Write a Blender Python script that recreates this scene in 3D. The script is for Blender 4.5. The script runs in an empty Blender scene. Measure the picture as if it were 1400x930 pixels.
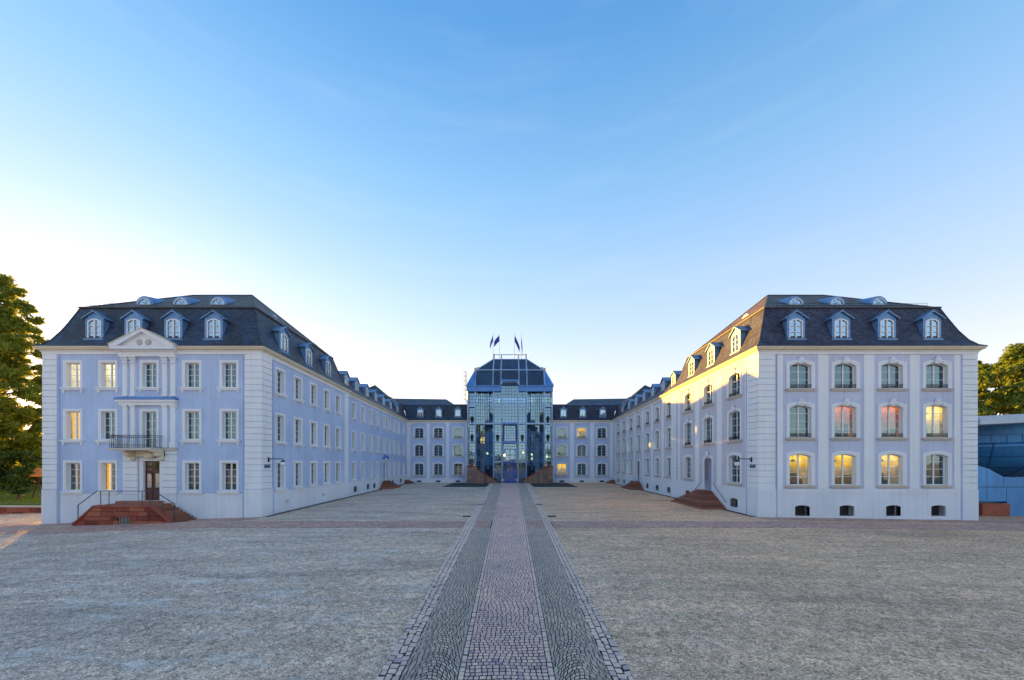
import bpy, bmesh, math, random
import numpy as np
from mathutils import Matrix, Vector, noise
random.seed(7); np.random.seed(7)
C = bpy.context.scene.collection
scn = bpy.context.scene
R = math.radians

# ------------------------------------------------------------------ camera, sky, sun
EYE = 4.44
cam = bpy.data.cameras.new('camera'); camo = bpy.data.objects.new('camera', cam); C.objects.link(camo)
camo.location = (0, 0, EYE); camo.rotation_euler = (R(90), 0, 0)
cam.sensor_width = 36; cam.lens = 36*500/1400
cam.shift_x = 0.002; cam.shift_y = (633-465)/1400
cam.clip_start = .1; cam.clip_end = 8000
scn.camera = camo
GLOW = (.025, .017, .009)              # extra weight of the warm sunset side
SKY_GAIN = 3.95                     # about 0.15**0.3 / 0.15
SUN_AZ, SUN_EL = 47.0, 7.2          # degrees left of the view axis, above the horizon
w = bpy.data.worlds.new('World'); scn.world = w; w.use_nodes = True
nt = w.node_tree; nt.nodes.clear()
sky = nt.nodes.new('ShaderNodeTexSky'); sky.sky_type = 'NISHITA'; sky.sun_disc = False
sky.sun_elevation = R(SUN_EL); sky.sun_rotation = R(-SUN_AZ)
sky.altitude = 200; sky.air_density = 1.0; sky.dust_density = 0.6; sky.ozone_density = 2.2
bg = nt.nodes.new('ShaderNodeBackground'); bg.inputs['Strength'].default_value = .15
wo = nt.nodes.new('ShaderNodeOutputWorld')
# even out the range of the physical sky and give it the photograph's clear blue zenith and pale horizon
g_tc = nt.nodes.new('ShaderNodeTexCoord'); g_sx = nt.nodes.new('ShaderNodeSeparateXYZ'); nt.links.new(g_tc.outputs['Generated'], g_sx.inputs[0])
g_gm = nt.nodes.new('ShaderNodeGamma'); g_gm.inputs['Gamma'].default_value = .26; nt.links.new(sky.outputs[0], g_gm.inputs['Color'])
g_rp = nt.nodes.new('ShaderNodeValToRGB'); nt.links.new(g_sx.outputs['Z'], g_rp.inputs[0])
SKY_RAMP = [(0, (.40, .36, .335)), (.12, (.36, .332, .318)), (.22, (.305, .288, .302)), (.33, (.24, .265, .315)), (.45, (.185, .24, .325)), (.6, (.118, .205, .295)), (.77, (.055, .143, .262)), (1, (.09, .14, .22))]
while len(g_rp.color_ramp.elements) < len(SKY_RAMP): g_rp.color_ramp.elements.new(.5)
for e_, (p_, c_) in zip(g_rp.color_ramp.elements, SKY_RAMP): e_.position = p_; e_.color = (*c_, 1)
g_m1 = nt.nodes.new('ShaderNodeVectorMath'); g_m1.operation = 'MULTIPLY'; nt.links.new(g_gm.outputs[0], g_m1.inputs[0]); nt.links.new(g_rp.outputs[0], g_m1.inputs[1])
g_m2 = nt.nodes.new('ShaderNodeVectorMath'); g_m2.operation = 'SCALE'; nt.links.new(g_m1.outputs[0], g_m2.inputs[0]); g_m2.inputs['Scale'].default_value = SKY_GAIN
g_g2 = nt.nodes.new('ShaderNodeGamma'); g_g2.inputs['Gamma'].default_value = 1.25; nt.links.new(sky.outputs[0], g_g2.inputs['Color'])
g_m3 = nt.nodes.new('ShaderNodeVectorMath'); g_m3.operation = 'MULTIPLY_ADD'; nt.links.new(g_g2.outputs[0], g_m3.inputs[0]); g_m3.inputs[1].default_value = GLOW; nt.links.new(g_m2.outputs[0], g_m3.inputs[2])
# faint high wisps
g_mp = nt.nodes.new('ShaderNodeMapping'); g_mp.inputs['Scale'].default_value = (1.6, 1.6, 13); g_mp.inputs['Rotation'].default_value = (.06, .05, 0); nt.links.new(g_tc.outputs['Generated'], g_mp.inputs[0])
g_nz = nt.nodes.new('ShaderNodeTexNoise'); g_nz.inputs['Scale'].default_value = 1.3; g_nz.inputs['Detail'].default_value = 8; g_nz.inputs['Roughness'].default_value = .62; nt.links.new(g_mp.outputs[0], g_nz.inputs['Vector'])
g_r2 = nt.nodes.new('ShaderNodeValToRGB'); nt.links.new(g_nz.outputs['Fac'], g_r2.inputs[0])
g_r2.color_ramp.elements[0].position = .52; g_r2.color_ramp.elements[0].color = (0, 0, 0, 1); g_r2.color_ramp.elements[1].position = .78; g_r2.color_ramp.elements[1].color = (1, 1, 1, 1)
g_mx = nt.nodes.new('ShaderNodeMix'); g_mx.data_type = 'RGBA'; g_f = nt.nodes.new('ShaderNodeMath'); g_f.operation = 'MULTIPLY'; g_f.inputs[1].default_value = .06
nt.links.new(g_r2.outputs[0], g_f.inputs[0]); nt.links.new(g_f.outputs[0], g_mx.inputs[0]); nt.links.new(g_m3.outputs[0], g_mx.inputs[6]); g_mx.inputs[7].default_value = (1.9, 1.85, 1.85, 1)
nt.links.new(g_mx.outputs[2], bg.inputs['Color']); nt.links.new(bg.outputs[0], wo.inputs['Surface'])
sl = bpy.data.lights.new('sun', 'SUN'); sl.energy = 5.0; sl.angle = R(.5); sl.color = (1, .49, .055)
so = bpy.data.objects.new('sun', sl); C.objects.link(so)
sd = Vector((-math.sin(R(SUN_AZ))*math.cos(R(SUN_EL)), math.cos(R(SUN_AZ))*math.cos(R(SUN_EL)), math.sin(R(SUN_EL))))
so.rotation_euler = sd.to_track_quat('Z', 'Y').to_euler(); so.location = (-60, 60, 60)
scn.view_settings.view_transform = 'Standard'; scn.view_settings.look = 'None'
scn.view_settings.exposure = 2.22; scn.view_settings.gamma = 1.0
scn.render.engine = 'CYCLES'
scn.cycles.max_bounces = 8; scn.cycles.transparent_max_bounces = 16
scn.cycles.diffuse_bounces = 4; scn.cycles.glossy_bounces = 3
scn.cycles.caustics_reflective = False; scn.cycles.caustics_refractive = False

# ------------------------------------------------------------------ materials
class NT:
    def __init__(s, name):
        s.m = bpy.data.materials.new(name); s.m.use_nodes = True
        s.t = s.m.node_tree; s.b = s.t.nodes['Principled BSDF']; s.out = s.t.nodes['Material Output']
    def n(s, typ, **kw):
        x = s.t.nodes.new('ShaderNode'+typ)
        for k, v in kw.items():
            if k in x.inputs: x.inputs[k].default_value = v
            else: setattr(x, k, v)
        return x
    def l(s, a, b): s.t.links.new(a, b)
    def coord(s, sx=1, sy=1, sz=1, kind='Object'):
        c = s.n('TexCoord'); m = s.n('Mapping'); s.l(c.outputs[kind], m.inputs['Vector'])
        m.inputs['Scale'].default_value = (sx, sy, sz); return m.outputs[0]
    def geo(s, sx=1, sy=1, sz=1):
        c = s.n('NewGeometry'); m = s.n('Mapping'); s.l(c.outputs['Position'], m.inputs['Vector'])
        m.inputs['Scale'].default_value = (sx, sy, sz); return m.outputs[0]
    def noise(s, vec, scale, detail=4, rough=.55):
        x = s.n('TexNoise', Scale=scale, Detail=detail, Roughness=rough); s.l(vec, x.inputs['Vector']); return x.outputs['Fac']
    def ramp(s, fac, stops):
        r = s.n('ValToRGB'); e = r.color_ramp.elements
        while len(e) < len(stops): e.new(.5)
        for i, (p, c) in enumerate(stops):
            e[i].position = p; e[i].color = (*c, 1) if len(c) == 3 else c
        s.l(fac, r.inputs[0]); return r.outputs[0]
    def mix(s, fac, a, b, mode='MIX'):
        x = s.n('Mix', data_type='RGBA', blend_type=mode)
        for v, i in ((fac, 0), (a, 6), (b, 7)):
            if isinstance(v, (int, float)): x.inputs[i].default_value = v
            elif isinstance(v, tuple): x.inputs[i].default_value = (*v, 1)
            else: s.l(v, x.inputs[i])
        return x.outputs[2]
    def math(s, op, a, b=0):
        x = s.n('Math', operation=op)
        for v, i in ((a, 0), (b, 1)):
            if isinstance(v, (int, float)): x.inputs[i].default_value = v
            else: s.l(v, x.inputs[i])
        return x.outputs[0]
    def bump(s, h, dist=.01, strength=1):
        b = s.n('Bump', Distance=dist, Strength=strength); s.l(h, b.inputs['Height']); s.l(b.outputs[0], s.b.inputs['Normal'])
    def set(s, col=None, rough=.8, metal=0, spec=None):
        if col is not None:
            if isinstance(col, tuple): s.b.inputs['Base Color'].default_value = (*col, 1)
            else: s.l(col, s.b.inputs['Base Color'])
        s.b.inputs['Roughness'].default_value = rough; s.b.inputs['Metallic'].default_value = metal
        if spec is not None: s.b.inputs['Specular IOR Level'].default_value = spec
        return s.m

def plaster(name, col, var=.10, streak=.10):
    s = NT(name); p = s.geo()
    a = s.noise(p, .35, 5); b = s.noise(s.geo(2.6, 2.6, .16), 1.3, 6, .65); f = s.noise(p, 14, 3)
    dk = tuple(c*(1-2*var) for c in col); lt = tuple(min(.9, c*(1+var)) for c in col)
    c1 = s.ramp(a, [(.3, dk), (.7, lt)])
    c2 = s.mix(s.math('MULTIPLY', s.ramp(b, [(.46, (0, 0, 0)), (.70, (1, 1, 1))]), streak*1.9), c1, tuple(c*.6 for c in col))
    c3 = s.mix(.12, c2, s.ramp(f, [(.3, dk), (.7, lt)]))
    s.bump(f, .004, .5)
    return s.set(c3, .85, 0, .25)

def simple(name, col, rough=.6, metal=0, var=.15, scale=3, spec=None, bumpd=0):
    s = NT(name); f = s.noise(s.geo(), scale, 5)
    c = s.ramp(f, [(.3, tuple(x*(1-var) for x in col)), (.7, tuple(min(1, x*(1+var)) for x in col))])
    if bumpd: s.bump(f, bumpd, .6)
    return s.set(c, rough, metal, spec)

M = {}
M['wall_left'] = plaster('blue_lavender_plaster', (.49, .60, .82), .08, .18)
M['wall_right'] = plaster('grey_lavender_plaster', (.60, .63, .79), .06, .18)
M['wall_right_side'] = plaster('lavender_plaster_warm_bounce', (.62, .60, .67), .05, .06)  # lavender plaster with warm reflected light put into its colour
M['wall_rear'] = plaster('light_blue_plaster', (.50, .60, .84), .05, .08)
M['white'] = plaster('white_trim_plaster', (.82, .84, .87), .03, .10)
M['plinth'] = plaster('white_plinth_plaster', (.76, .79, .85), .05, .14)
M['cream'] = plaster('cream_cornice_paint', (.76, .67, .50), .05, .2)
M['joinery'] = simple('white_window_joinery', (.8, .8, .8), .45, 0, .05)
M['sill'] = plaster('pale_sandstone_sill', (.62, .56, .50), .08, .2)
M['iron'] = simple('black_wrought_iron', (.025, .027, .035), .5, .3, .3)
M['bluesteel'] = simple('blue_grey_painted_steel', (.07, .22, .55), .4, .2, .12, .8)
M['bluelight'] = simple('light_blue_painted_steel', (.30, .45, .64), .4, .2, .12, .8)
M['railgrey'] = simple('dark_grey_handrail_paint', (.06, .065, .085), .4, .3, .1)
M['leadroll'] = simple('dark_lead_roll', (.06, .06, .065), .6, .1, .2)
M['zinc'] = simple('blue_zinc_dormer_cladding', (.13, .28, .52), .5, .25, .2, 2)
M['zincroof'] = simple('weathered_zinc_sheet', (.17, .30, .47), .45, .4, .25, 2)

def slate(name, cA, cB, cC, spec=.5):
    s = NT(name); g = s.n('NewGeometry'); sp = s.n('SeparateXYZ'); s.l(g.outputs['Position'], sp.inputs[0])
    xy = s.math('ADD', sp.outputs[0], sp.outputs[1]); cb = s.n('CombineXYZ'); s.l(xy, cb.inputs[0]); s.l(sp.outputs[2], cb.inputs[1])
    br = s.n('TexBrick', Scale=1.0, **{'Mortar Size': .012, 'Brick Width': .30, 'Row Height': .17, 'Bias': 0.0})
    br.inputs['Color1'].default_value = (.5, .5, .5, 1); br.inputs['Color2'].default_value = (1.4, 1.4, 1.4, 1); br.inputs['Mortar'].default_value = (.3, .3, .3, 1)
    s.l(cb.outputs[0], br.inputs['Vector'])
    n1 = s.noise(s.geo(.55, .55, .14), 1.0, 5, .6); n2 = s.noise(s.geo(1, 1, .5), 2.2, 5, .7)
    base = s.ramp(n1, [(.43, cA), (.5, cB), (.57, cC)])
    base = s.mix(.5, base, s.ramp(n2, [(.3, cA), (.7, cC)]))
    col = s.mix(.75, base, br.outputs['Color'], 'MULTIPLY')
    rgh = s.ramp(n2, [(.3, (.38,)*3), (.7, (.62,)*3)]); s.l(rgh, s.b.inputs['Roughness'])
    s.bump(br.outputs['Fac'], -.012, .8)
    m = s.set(col, .5, 0, spec); s.l(rgh, s.b.inputs['Roughness']); return m
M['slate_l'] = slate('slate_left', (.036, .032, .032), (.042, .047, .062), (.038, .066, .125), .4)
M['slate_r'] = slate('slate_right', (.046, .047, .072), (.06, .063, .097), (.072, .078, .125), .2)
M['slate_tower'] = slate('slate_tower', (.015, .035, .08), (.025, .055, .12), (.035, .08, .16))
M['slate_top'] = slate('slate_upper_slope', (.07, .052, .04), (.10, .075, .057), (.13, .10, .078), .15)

def glass(name, tint, refl=.18, gcol=(.92, .97, 1, 1)):
    s = NT(name); s.t.nodes.remove(s.b)
    tr = s.n('BsdfTransparent', Color=(*tint, 1)); gl = s.n('BsdfGlossy', Roughness=.03, Color=gcol)
    lw = s.n('LayerWeight', Blend=.5); f = s.noise(s.geo(), .9, 2)
    b = s.n('Bump', Distance=.02, Strength=.5); s.l(f, b.inputs['Height']); s.l(b.outputs[0], gl.inputs['Normal'])
    fac = s.math('MINIMUM', s.math('ADD', s.math('MULTIPLY', s.math('POWER', lw.outputs['Facing'], 3), .85), refl), .97)
    mx = s.n('MixShader'); s.l(fac, mx.inputs[0]); s.l(tr.outputs[0], mx.inputs[1]); s.l(gl.outputs[0], mx.inputs[2])
    s.l(mx.outputs[0], s.out.inputs['Surface']); return s.m
M['pane'] = glass('window_glass', (.80, .80, .78), .13, (.52, .80, 1, 1))
M['pane_dormer'] = glass('dormer_glass', (.5, .75, .9), .42, (.62, .84, 1, 1))
M['towerglass'] = glass('tower_glass', (.27, .42, .62), .27, (.50, .80, 1, 1))

def room(name, col, stops=None, strength=0, var=.4):
    s = NT(name); f = s.noise(s.geo(), 1.6, 3)
    c = s.ramp(f, [(.35, tuple(x*(1-var) for x in col)), (.65, tuple(min(1, x*(1+var)) for x in col))])
    if stops:
        g = s.n('TexCoord'); sp = s.n('SeparateXYZ'); s.l(g.outputs['Object'], sp.inputs[0])
        oi = s.n('ObjectInfo'); off = s.math('MULTIPLY', oi.outputs['Random'], .16)
        r = s.ramp(s.math('ADD', s.math('MULTIPLY', sp.outputs[2], .38), off), stops)
        n = s.noise(s.geo(), 1.3, 2); r = s.mix(.6, r, s.ramp(n, [(.40, (.35, .32, .30)), (.6, (1, 1, 1))]), 'MULTIPLY')
        s.l(r, s.b.inputs['Emission Color']); s.b.inputs['Emission Strength'].default_value = strength
    return s.set(c, .9)
M['room_dark'] = room('dim_room', (.03, .035, .05))
M['room_grey'] = room('grey_room', (.12, .15, .16))
M['room_warm'] = room('lamplit_room', (.3, .25, .18), [(0, (.05, .045, .04)), (.4, (.17, .14, .09)), (.62, (.26, .19, .10)), (.78, (.80, .46, .05)), (1, (1, .66, .10))], .48)
M['room_orange'] = room('orange_lamplit_room', (.15, .06, .03), [(0, (.9, .5, .08)), (.10, (.45, .20, .04)), (.25, (.10, .09, .09)), (.5, (.15, .06, .035)), (.75, (.30, .05, .01)), (1, (.70, .14, .01))], .42)
M['room_pale'] = room('pale_reflection_glow', (.5, .45, .35), [(0, (.30, .26, .18)), (.6, (.62, .52, .30)), (1, (.85, .72, .42))], .52)  # glow stands in for the pale reflection in the upper left panes
M['furniture'] = simple('dark_furniture', (.05, .03, .02), .6, 0, .3)
s = NT('linen_curtain'); wv = s.n('TexWave', Scale=3.5, Distortion=1.5, Detail=2); s.l(s.coord(), wv.inputs['Vector'])
s.bump(wv.outputs['Fac'], .03); M['curtain'] = s.set((.72, .70, .62), .9)
M['curtain_rust'] = simple('rust_red_curtain', (.35, .07, .03), .9, 0, .2)
s = NT('yellow_lit_curtain'); wv = s.n('TexWave', Scale=3.5, Distortion=1.5, Detail=2); s.l(s.coord(), wv.inputs['Vector'])
c = s.ramp(wv.outputs['Fac'], [(.1, (.40, .19, .02)), (.9, (1, .60, .08))]); s.l(c, s.b.inputs['Emission Color']); s.b.inputs['Emission Strength'].default_value = .36
M['curtain_lit'] = s.set((.8, .6, .2), .9)

def sandstone(name, a, b, c):
    s = NT(name); oi = s.n('ObjectInfo'); n1 = s.noise(s.geo(), .9, 6, .65); n2 = s.noise(s.geo(), 7, 5, .6)
    base = s.ramp(n1, [(.34, a), (.5, b), (.68, c)]); base = s.mix(.35, base, s.ramp(n2, [(.3, a), (.7, c)]))
    base = s.mix(.6, base, s.ramp(oi.outputs['Random'], [(0, a), (.5, b), (1, c)]))
    s.bump(n2, .015, .8); return s.set(base, .85)
M['redstone'] = sandstone('red_sandstone', (.10, .016, .012), (.27, .045, .026), (.46, .15, .085))
M['steps'] = sandstone('worn_red_sandstone_steps', (.16, .06, .04), (.27, .10, .065), (.40, .18, .12))
M['pinkstone'] = sandstone('pale_red_sandstone', (.15, .085, .07), (.26, .155, .12), (.38, .25, .20))
M['doorwood'] = simple('dark_red_brown_door', (.085, .022, .016), .4, 0, .35, 4)
M['doorgrey'] = simple('blue_grey_door', (.28, .31, .46), .5, 0, .06)
M['signblue'] = simple('navy_enamel', (.012, .012, .13), .3, 0, .05)
M['signwhite'] = simple('white_enamel', (.75, .75, .8), .4, 0, .02)
M['opal'] = simple('opal_lamp_glass', (.72, .75, .80), .2, 0, .05)
M['gold'] = simple('brass_yellow_and_sunlit_steel', (.55, .35, .10), .4, .4, .2)
M['flag'] = simple('royal_blue_flag_cloth', (.03, .05, .32), .8, 0, .2, 1)
M['flagwhite'] = simple('blue_white_flag_cloth', (.10, .13, .42), .8, 0, .6, 2)
M['doorblue'] = simple('ultramarine_door_steel', (.02, .07, .62), .4, 0, .2)
M['mullion'] = simple('dark_teal_mullion_steel', (.045, .10, .17), .4, .2, .1)
M['navy'] = simple('dark_blue_window_steel', (.02, .05, .20), .4, .2, .2)
M['interior'] = simple('pale_interior_slab', (.38, .42, .44), .8, 0, .15)
M['asphalt'] = simple('dark_asphalt_apron', (.045, .048, .045), .95, 0, .25, 2, None, .01)
M['bark'] = simple('tree_bark', (.09, .065, .045), .9, 0, .4, 6, None, .03)
M['parasol'] = simple('orange_canvas', (.75, .30, .09), .8, 0, .1)
M['terracotta'] = simple('dark_planter_tub', (.03, .04, .05), .6, 0, .2)
s = NT('pendant_lamp_glow'); s.b.inputs['Emission Color'].default_value = (1, .5, .08, 1); s.b.inputs['Emission Strength'].default_value = 5
M['lamp'] = s.set((.9, .6, .3), .5)

def museum_panels():
    s = NT('blue_metal_panels'); n = s.noise(s.geo(), .35, 4); f = s.noise(s.geo(1, 1, .2), 3, 5)
    c = s.ramp(n, [(.3, (.03, .18, .48)), (.7, (.05, .31, .70))]); c = s.mix(.25, c, s.ramp(f, [(.3, (.03, .14, .3)), (.7, (.12, .36, .6))]))
    return s.set(c, .42, .25)
M['museum'] = museum_panels()
M['museumroof'] = simple('pale_blue_roof_sheet', (.42, .52, .62), .5, .1, .1)

def leaf(name, a, b, c, trans=.35):
    s = NT(name); f = s.noise(s.geo(), 1.1, 3); g = s.noise(s.geo(), 9, 2)
    col = s.mix(.5, s.ramp(f, [(.35, a), (.5, b), (.65, c)]), s.ramp(g, [(.35, a), (.65, c)]))
    s.set(col, .6, 0, .3)
    tl = s.n('BsdfTranslucent'); s.l(s.mix(.5, col, (.30, .30, .02)), tl.inputs['Color'])
    mx = s.n('MixShader'); mx.inputs[0].default_value = trans
    s.l(s.b.outputs[0], mx.inputs[1]); s.l(tl.outputs[0], mx.inputs[2]); s.l(mx.outputs[0], s.out.inputs['Surface']); return s.m
M['leaf'] = leaf('chestnut_leaves', (.13, .20, .03), (.21, .29, .04), (.34, .38, .06), .58)
M['leaf2'] = leaf('olive_green_leaves', (.07, .14, .025), (.13, .22, .03), (.22, .30, .05), .45)
M['leafdark'] = leaf('dark_green_leaves', (.02, .05, .01), (.035, .08, .015), (.06, .11, .02), .2)

def gravel():
    s = NT('courtyard_gravel'); p = s.geo()
    v = s.n('TexVoronoi', Scale=26.0); s.l(p, v.inputs['Vector'])
    v2 = s.n('TexVoronoi', Scale=9.0); s.l(p, v2.inputs['Vector'])
    sepc = s.n('SeparateColor'); s.l(v.outputs['Color'], sepc.inputs[0])
    sep2 = s.n('SeparateColor'); s.l(v2.outputs['Color'], sep2.inputs[0])
    stones = s.ramp(sepc.outputs[0], [(.05, (.20, .15, .115)), (.35, (.68, .46, .325)), (.65, (.90, .64, .465)), (.97, (.97, .83, .68))])
    mid = s.ramp(sep2.outputs[0], [(.05, (.40, .29, .205)), (.5, (.78, .545, .385)), (.97, (.95, .75, .58))])
    v3 = s.n('TexVoronoi', Scale=4.2); s.l(p, v3.inputs['Vector']); sep3 = s.n('SeparateColor'); s.l(v3.outputs['Color'], sep3.inputs[0])
    fine = s.mix(1, s.mix(.48, stones, mid), s.ramp(sep3.outputs[0], [(0, (.90,)*3), (1, (1.08,)*3)]), 'MULTIPLY')
    xyz = s.n('SeparateXYZ'); s.l(p, xyz.inputs[0])
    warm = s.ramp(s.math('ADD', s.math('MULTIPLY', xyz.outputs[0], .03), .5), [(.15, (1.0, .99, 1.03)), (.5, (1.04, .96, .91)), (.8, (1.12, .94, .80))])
    big = s.noise(s.geo(.16, .5, 1), 1.0, 6, .62)
    rot = s.n('Mapping'); s.l(s.n('NewGeometry').outputs['Position'], rot.inputs['Vector']); rot.inputs['Rotation'].default_value = (0, 0, R(-14)); rot.inputs['Scale'].default_value = (.35, 1.1, 1)
    st = s.noise(rot.outputs[0], 1.0, 7, .72)
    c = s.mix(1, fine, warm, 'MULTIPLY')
    c = s.mix(1, c, s.ramp(big, [(.3, (.78,)*3), (.7, (1.15,)*3)]), 'MULTIPLY')
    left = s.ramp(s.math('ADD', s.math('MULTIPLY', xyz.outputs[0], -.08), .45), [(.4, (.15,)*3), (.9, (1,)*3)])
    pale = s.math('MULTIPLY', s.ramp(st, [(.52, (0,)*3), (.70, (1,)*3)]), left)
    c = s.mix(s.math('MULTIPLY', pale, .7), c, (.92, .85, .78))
    drt = s.noise(s.geo(.5, .9, 1), 2.3, 5, .7); c = s.mix(s.math('MULTIPLY', s.ramp(drt, [(.56, (0,)*3), (.72, (1,)*3)]), .35), c, (.22, .19, .18))
    g7 = s.noise(p, 5.0, 12, .8); c = s.mix(1, c, s.ramp(g7, [(.4, (.84, .84, .85)), (.6, (1.15, 1.14, 1.12))]), 'MULTIPLY'); grit = s.noise(p, 20.0, 10, .9); c = s.mix(1, c, s.ramp(grit, [(.40, (.30, .30, .32)), (.5, (.98, .98, .98)), (.60, (1.6, 1.56, 1.5))]), 'MULTIPLY')
    trk = s.n('Mapping'); s.l(s.n('NewGeometry').outputs['Position'], trk.inputs['Vector']); trk.inputs['Rotation'].default_value = (0, 0, R(22)); trk.inputs['Scale'].default_value = (.12, .9, 1)
    tn = s.noise(trk.outputs[0], 1.6, 6, .6); c = s.mix(1, c, s.ramp(tn, [(.36, (.90, .89, .89)), (.5, (1, 1, 1)), (.66, (1.08, 1.07, 1.05))]), 'MULTIPLY')
    dmp = s.noise(s.geo(.09, .14, 1), 1.0, 7, .65); c = s.mix(1, c, s.ramp(dmp, [(.36, (.86, .86, .88)), (.48, (1, 1, 1)), (.7, (1.07, 1.05, 1.0))]), 'MULTIPLY')
    grit2 = s.noise(p, 2.2, 10, .8); c = s.mix(1, c, s.ramp(grit2, [(.38, (.86, .86, .87)), (.62, (1.10, 1.09, 1.08))]), 'MULTIPLY')
    s.bump(s.math('ADD', v.outputs['Distance'], s.math('MULTIPLY', v2.outputs['Distance'], 1.2)), .018, .9)
    return s.set(c, .9, 0, .3)
M['gravel'] = gravel()
M['joint'] = simple('dark_paving_joint', (.022, .02, .018), .95, 0, .3, 6)
M['bandjoint'] = simple('brown_paving_joint', (.06, .05, .045), .95, 0, .3, 6)
M['lawn'] = simple('lawn_soil', (.13, .19, .03), .95, 0, .3, .5)

def cobble_mat(name, attr, ramp_):
    s = NT(name)
    if attr:
        a = s.n('Attribute', attribute_name='tone'); fac = a.outputs['Fac']
    else:
        a = s.n('ObjectInfo'); fac = a.outputs['Random']
    base = s.ramp(fac, ramp_); pt = s.noise(s.geo(), .55, 5, .65); base = s.mix(1, base, s.ramp(pt, [(.35, (.80, .82, .86)), (.65, (1.12, 1.08, 1.0))]), 'MULTIPLY'); n = s.noise(s.geo(), 30, 4)
    base = s.mix(.35, base, s.ramp(n, [(.3, tuple(x*.6 for x in ramp_[1][1])), (.7, tuple(min(1, x*1.4) for x in ramp_[1][1]))]))
    s.bump(n, .006, .8); return s.set(base, .62, 0, .45)
R_CENTRE = [(0, (.22, .19, .27)), (.12, (.56, .38, .38)), (.42, (.88, .55, .46)), (.75, (.95, .64, .52)), (1, (.97, .76, .50))]
R_DARK = [(0, (.24, .19, .165)), (.35, (.52, .40, .33)), (.7, (.66, .52, .42)), (1, (.84, .66, .48))]
R_EDGE = [(0, (.36, .28, .33)), (.2, (.68, .49, .42)), (.7, (.88, .63, .50)), (1, (.96, .70, .52))]
R_BAND = [(0, (.25, .16, .13)), (.4, (.54, .31, .25)), (.75, (.70, .41, .32)), (1, (.84, .56, .43))]
for k, r_ in (('centre', R_CENTRE), ('dark', R_DARK), ('edge', R_EDGE), ('band', R_BAND)):
    M['cob_'+k] = cobble_mat('cobbles_'+k, True, r_); M['cobp_'+k] = cobble_mat('cobble_single_'+k, False, r_)

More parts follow.
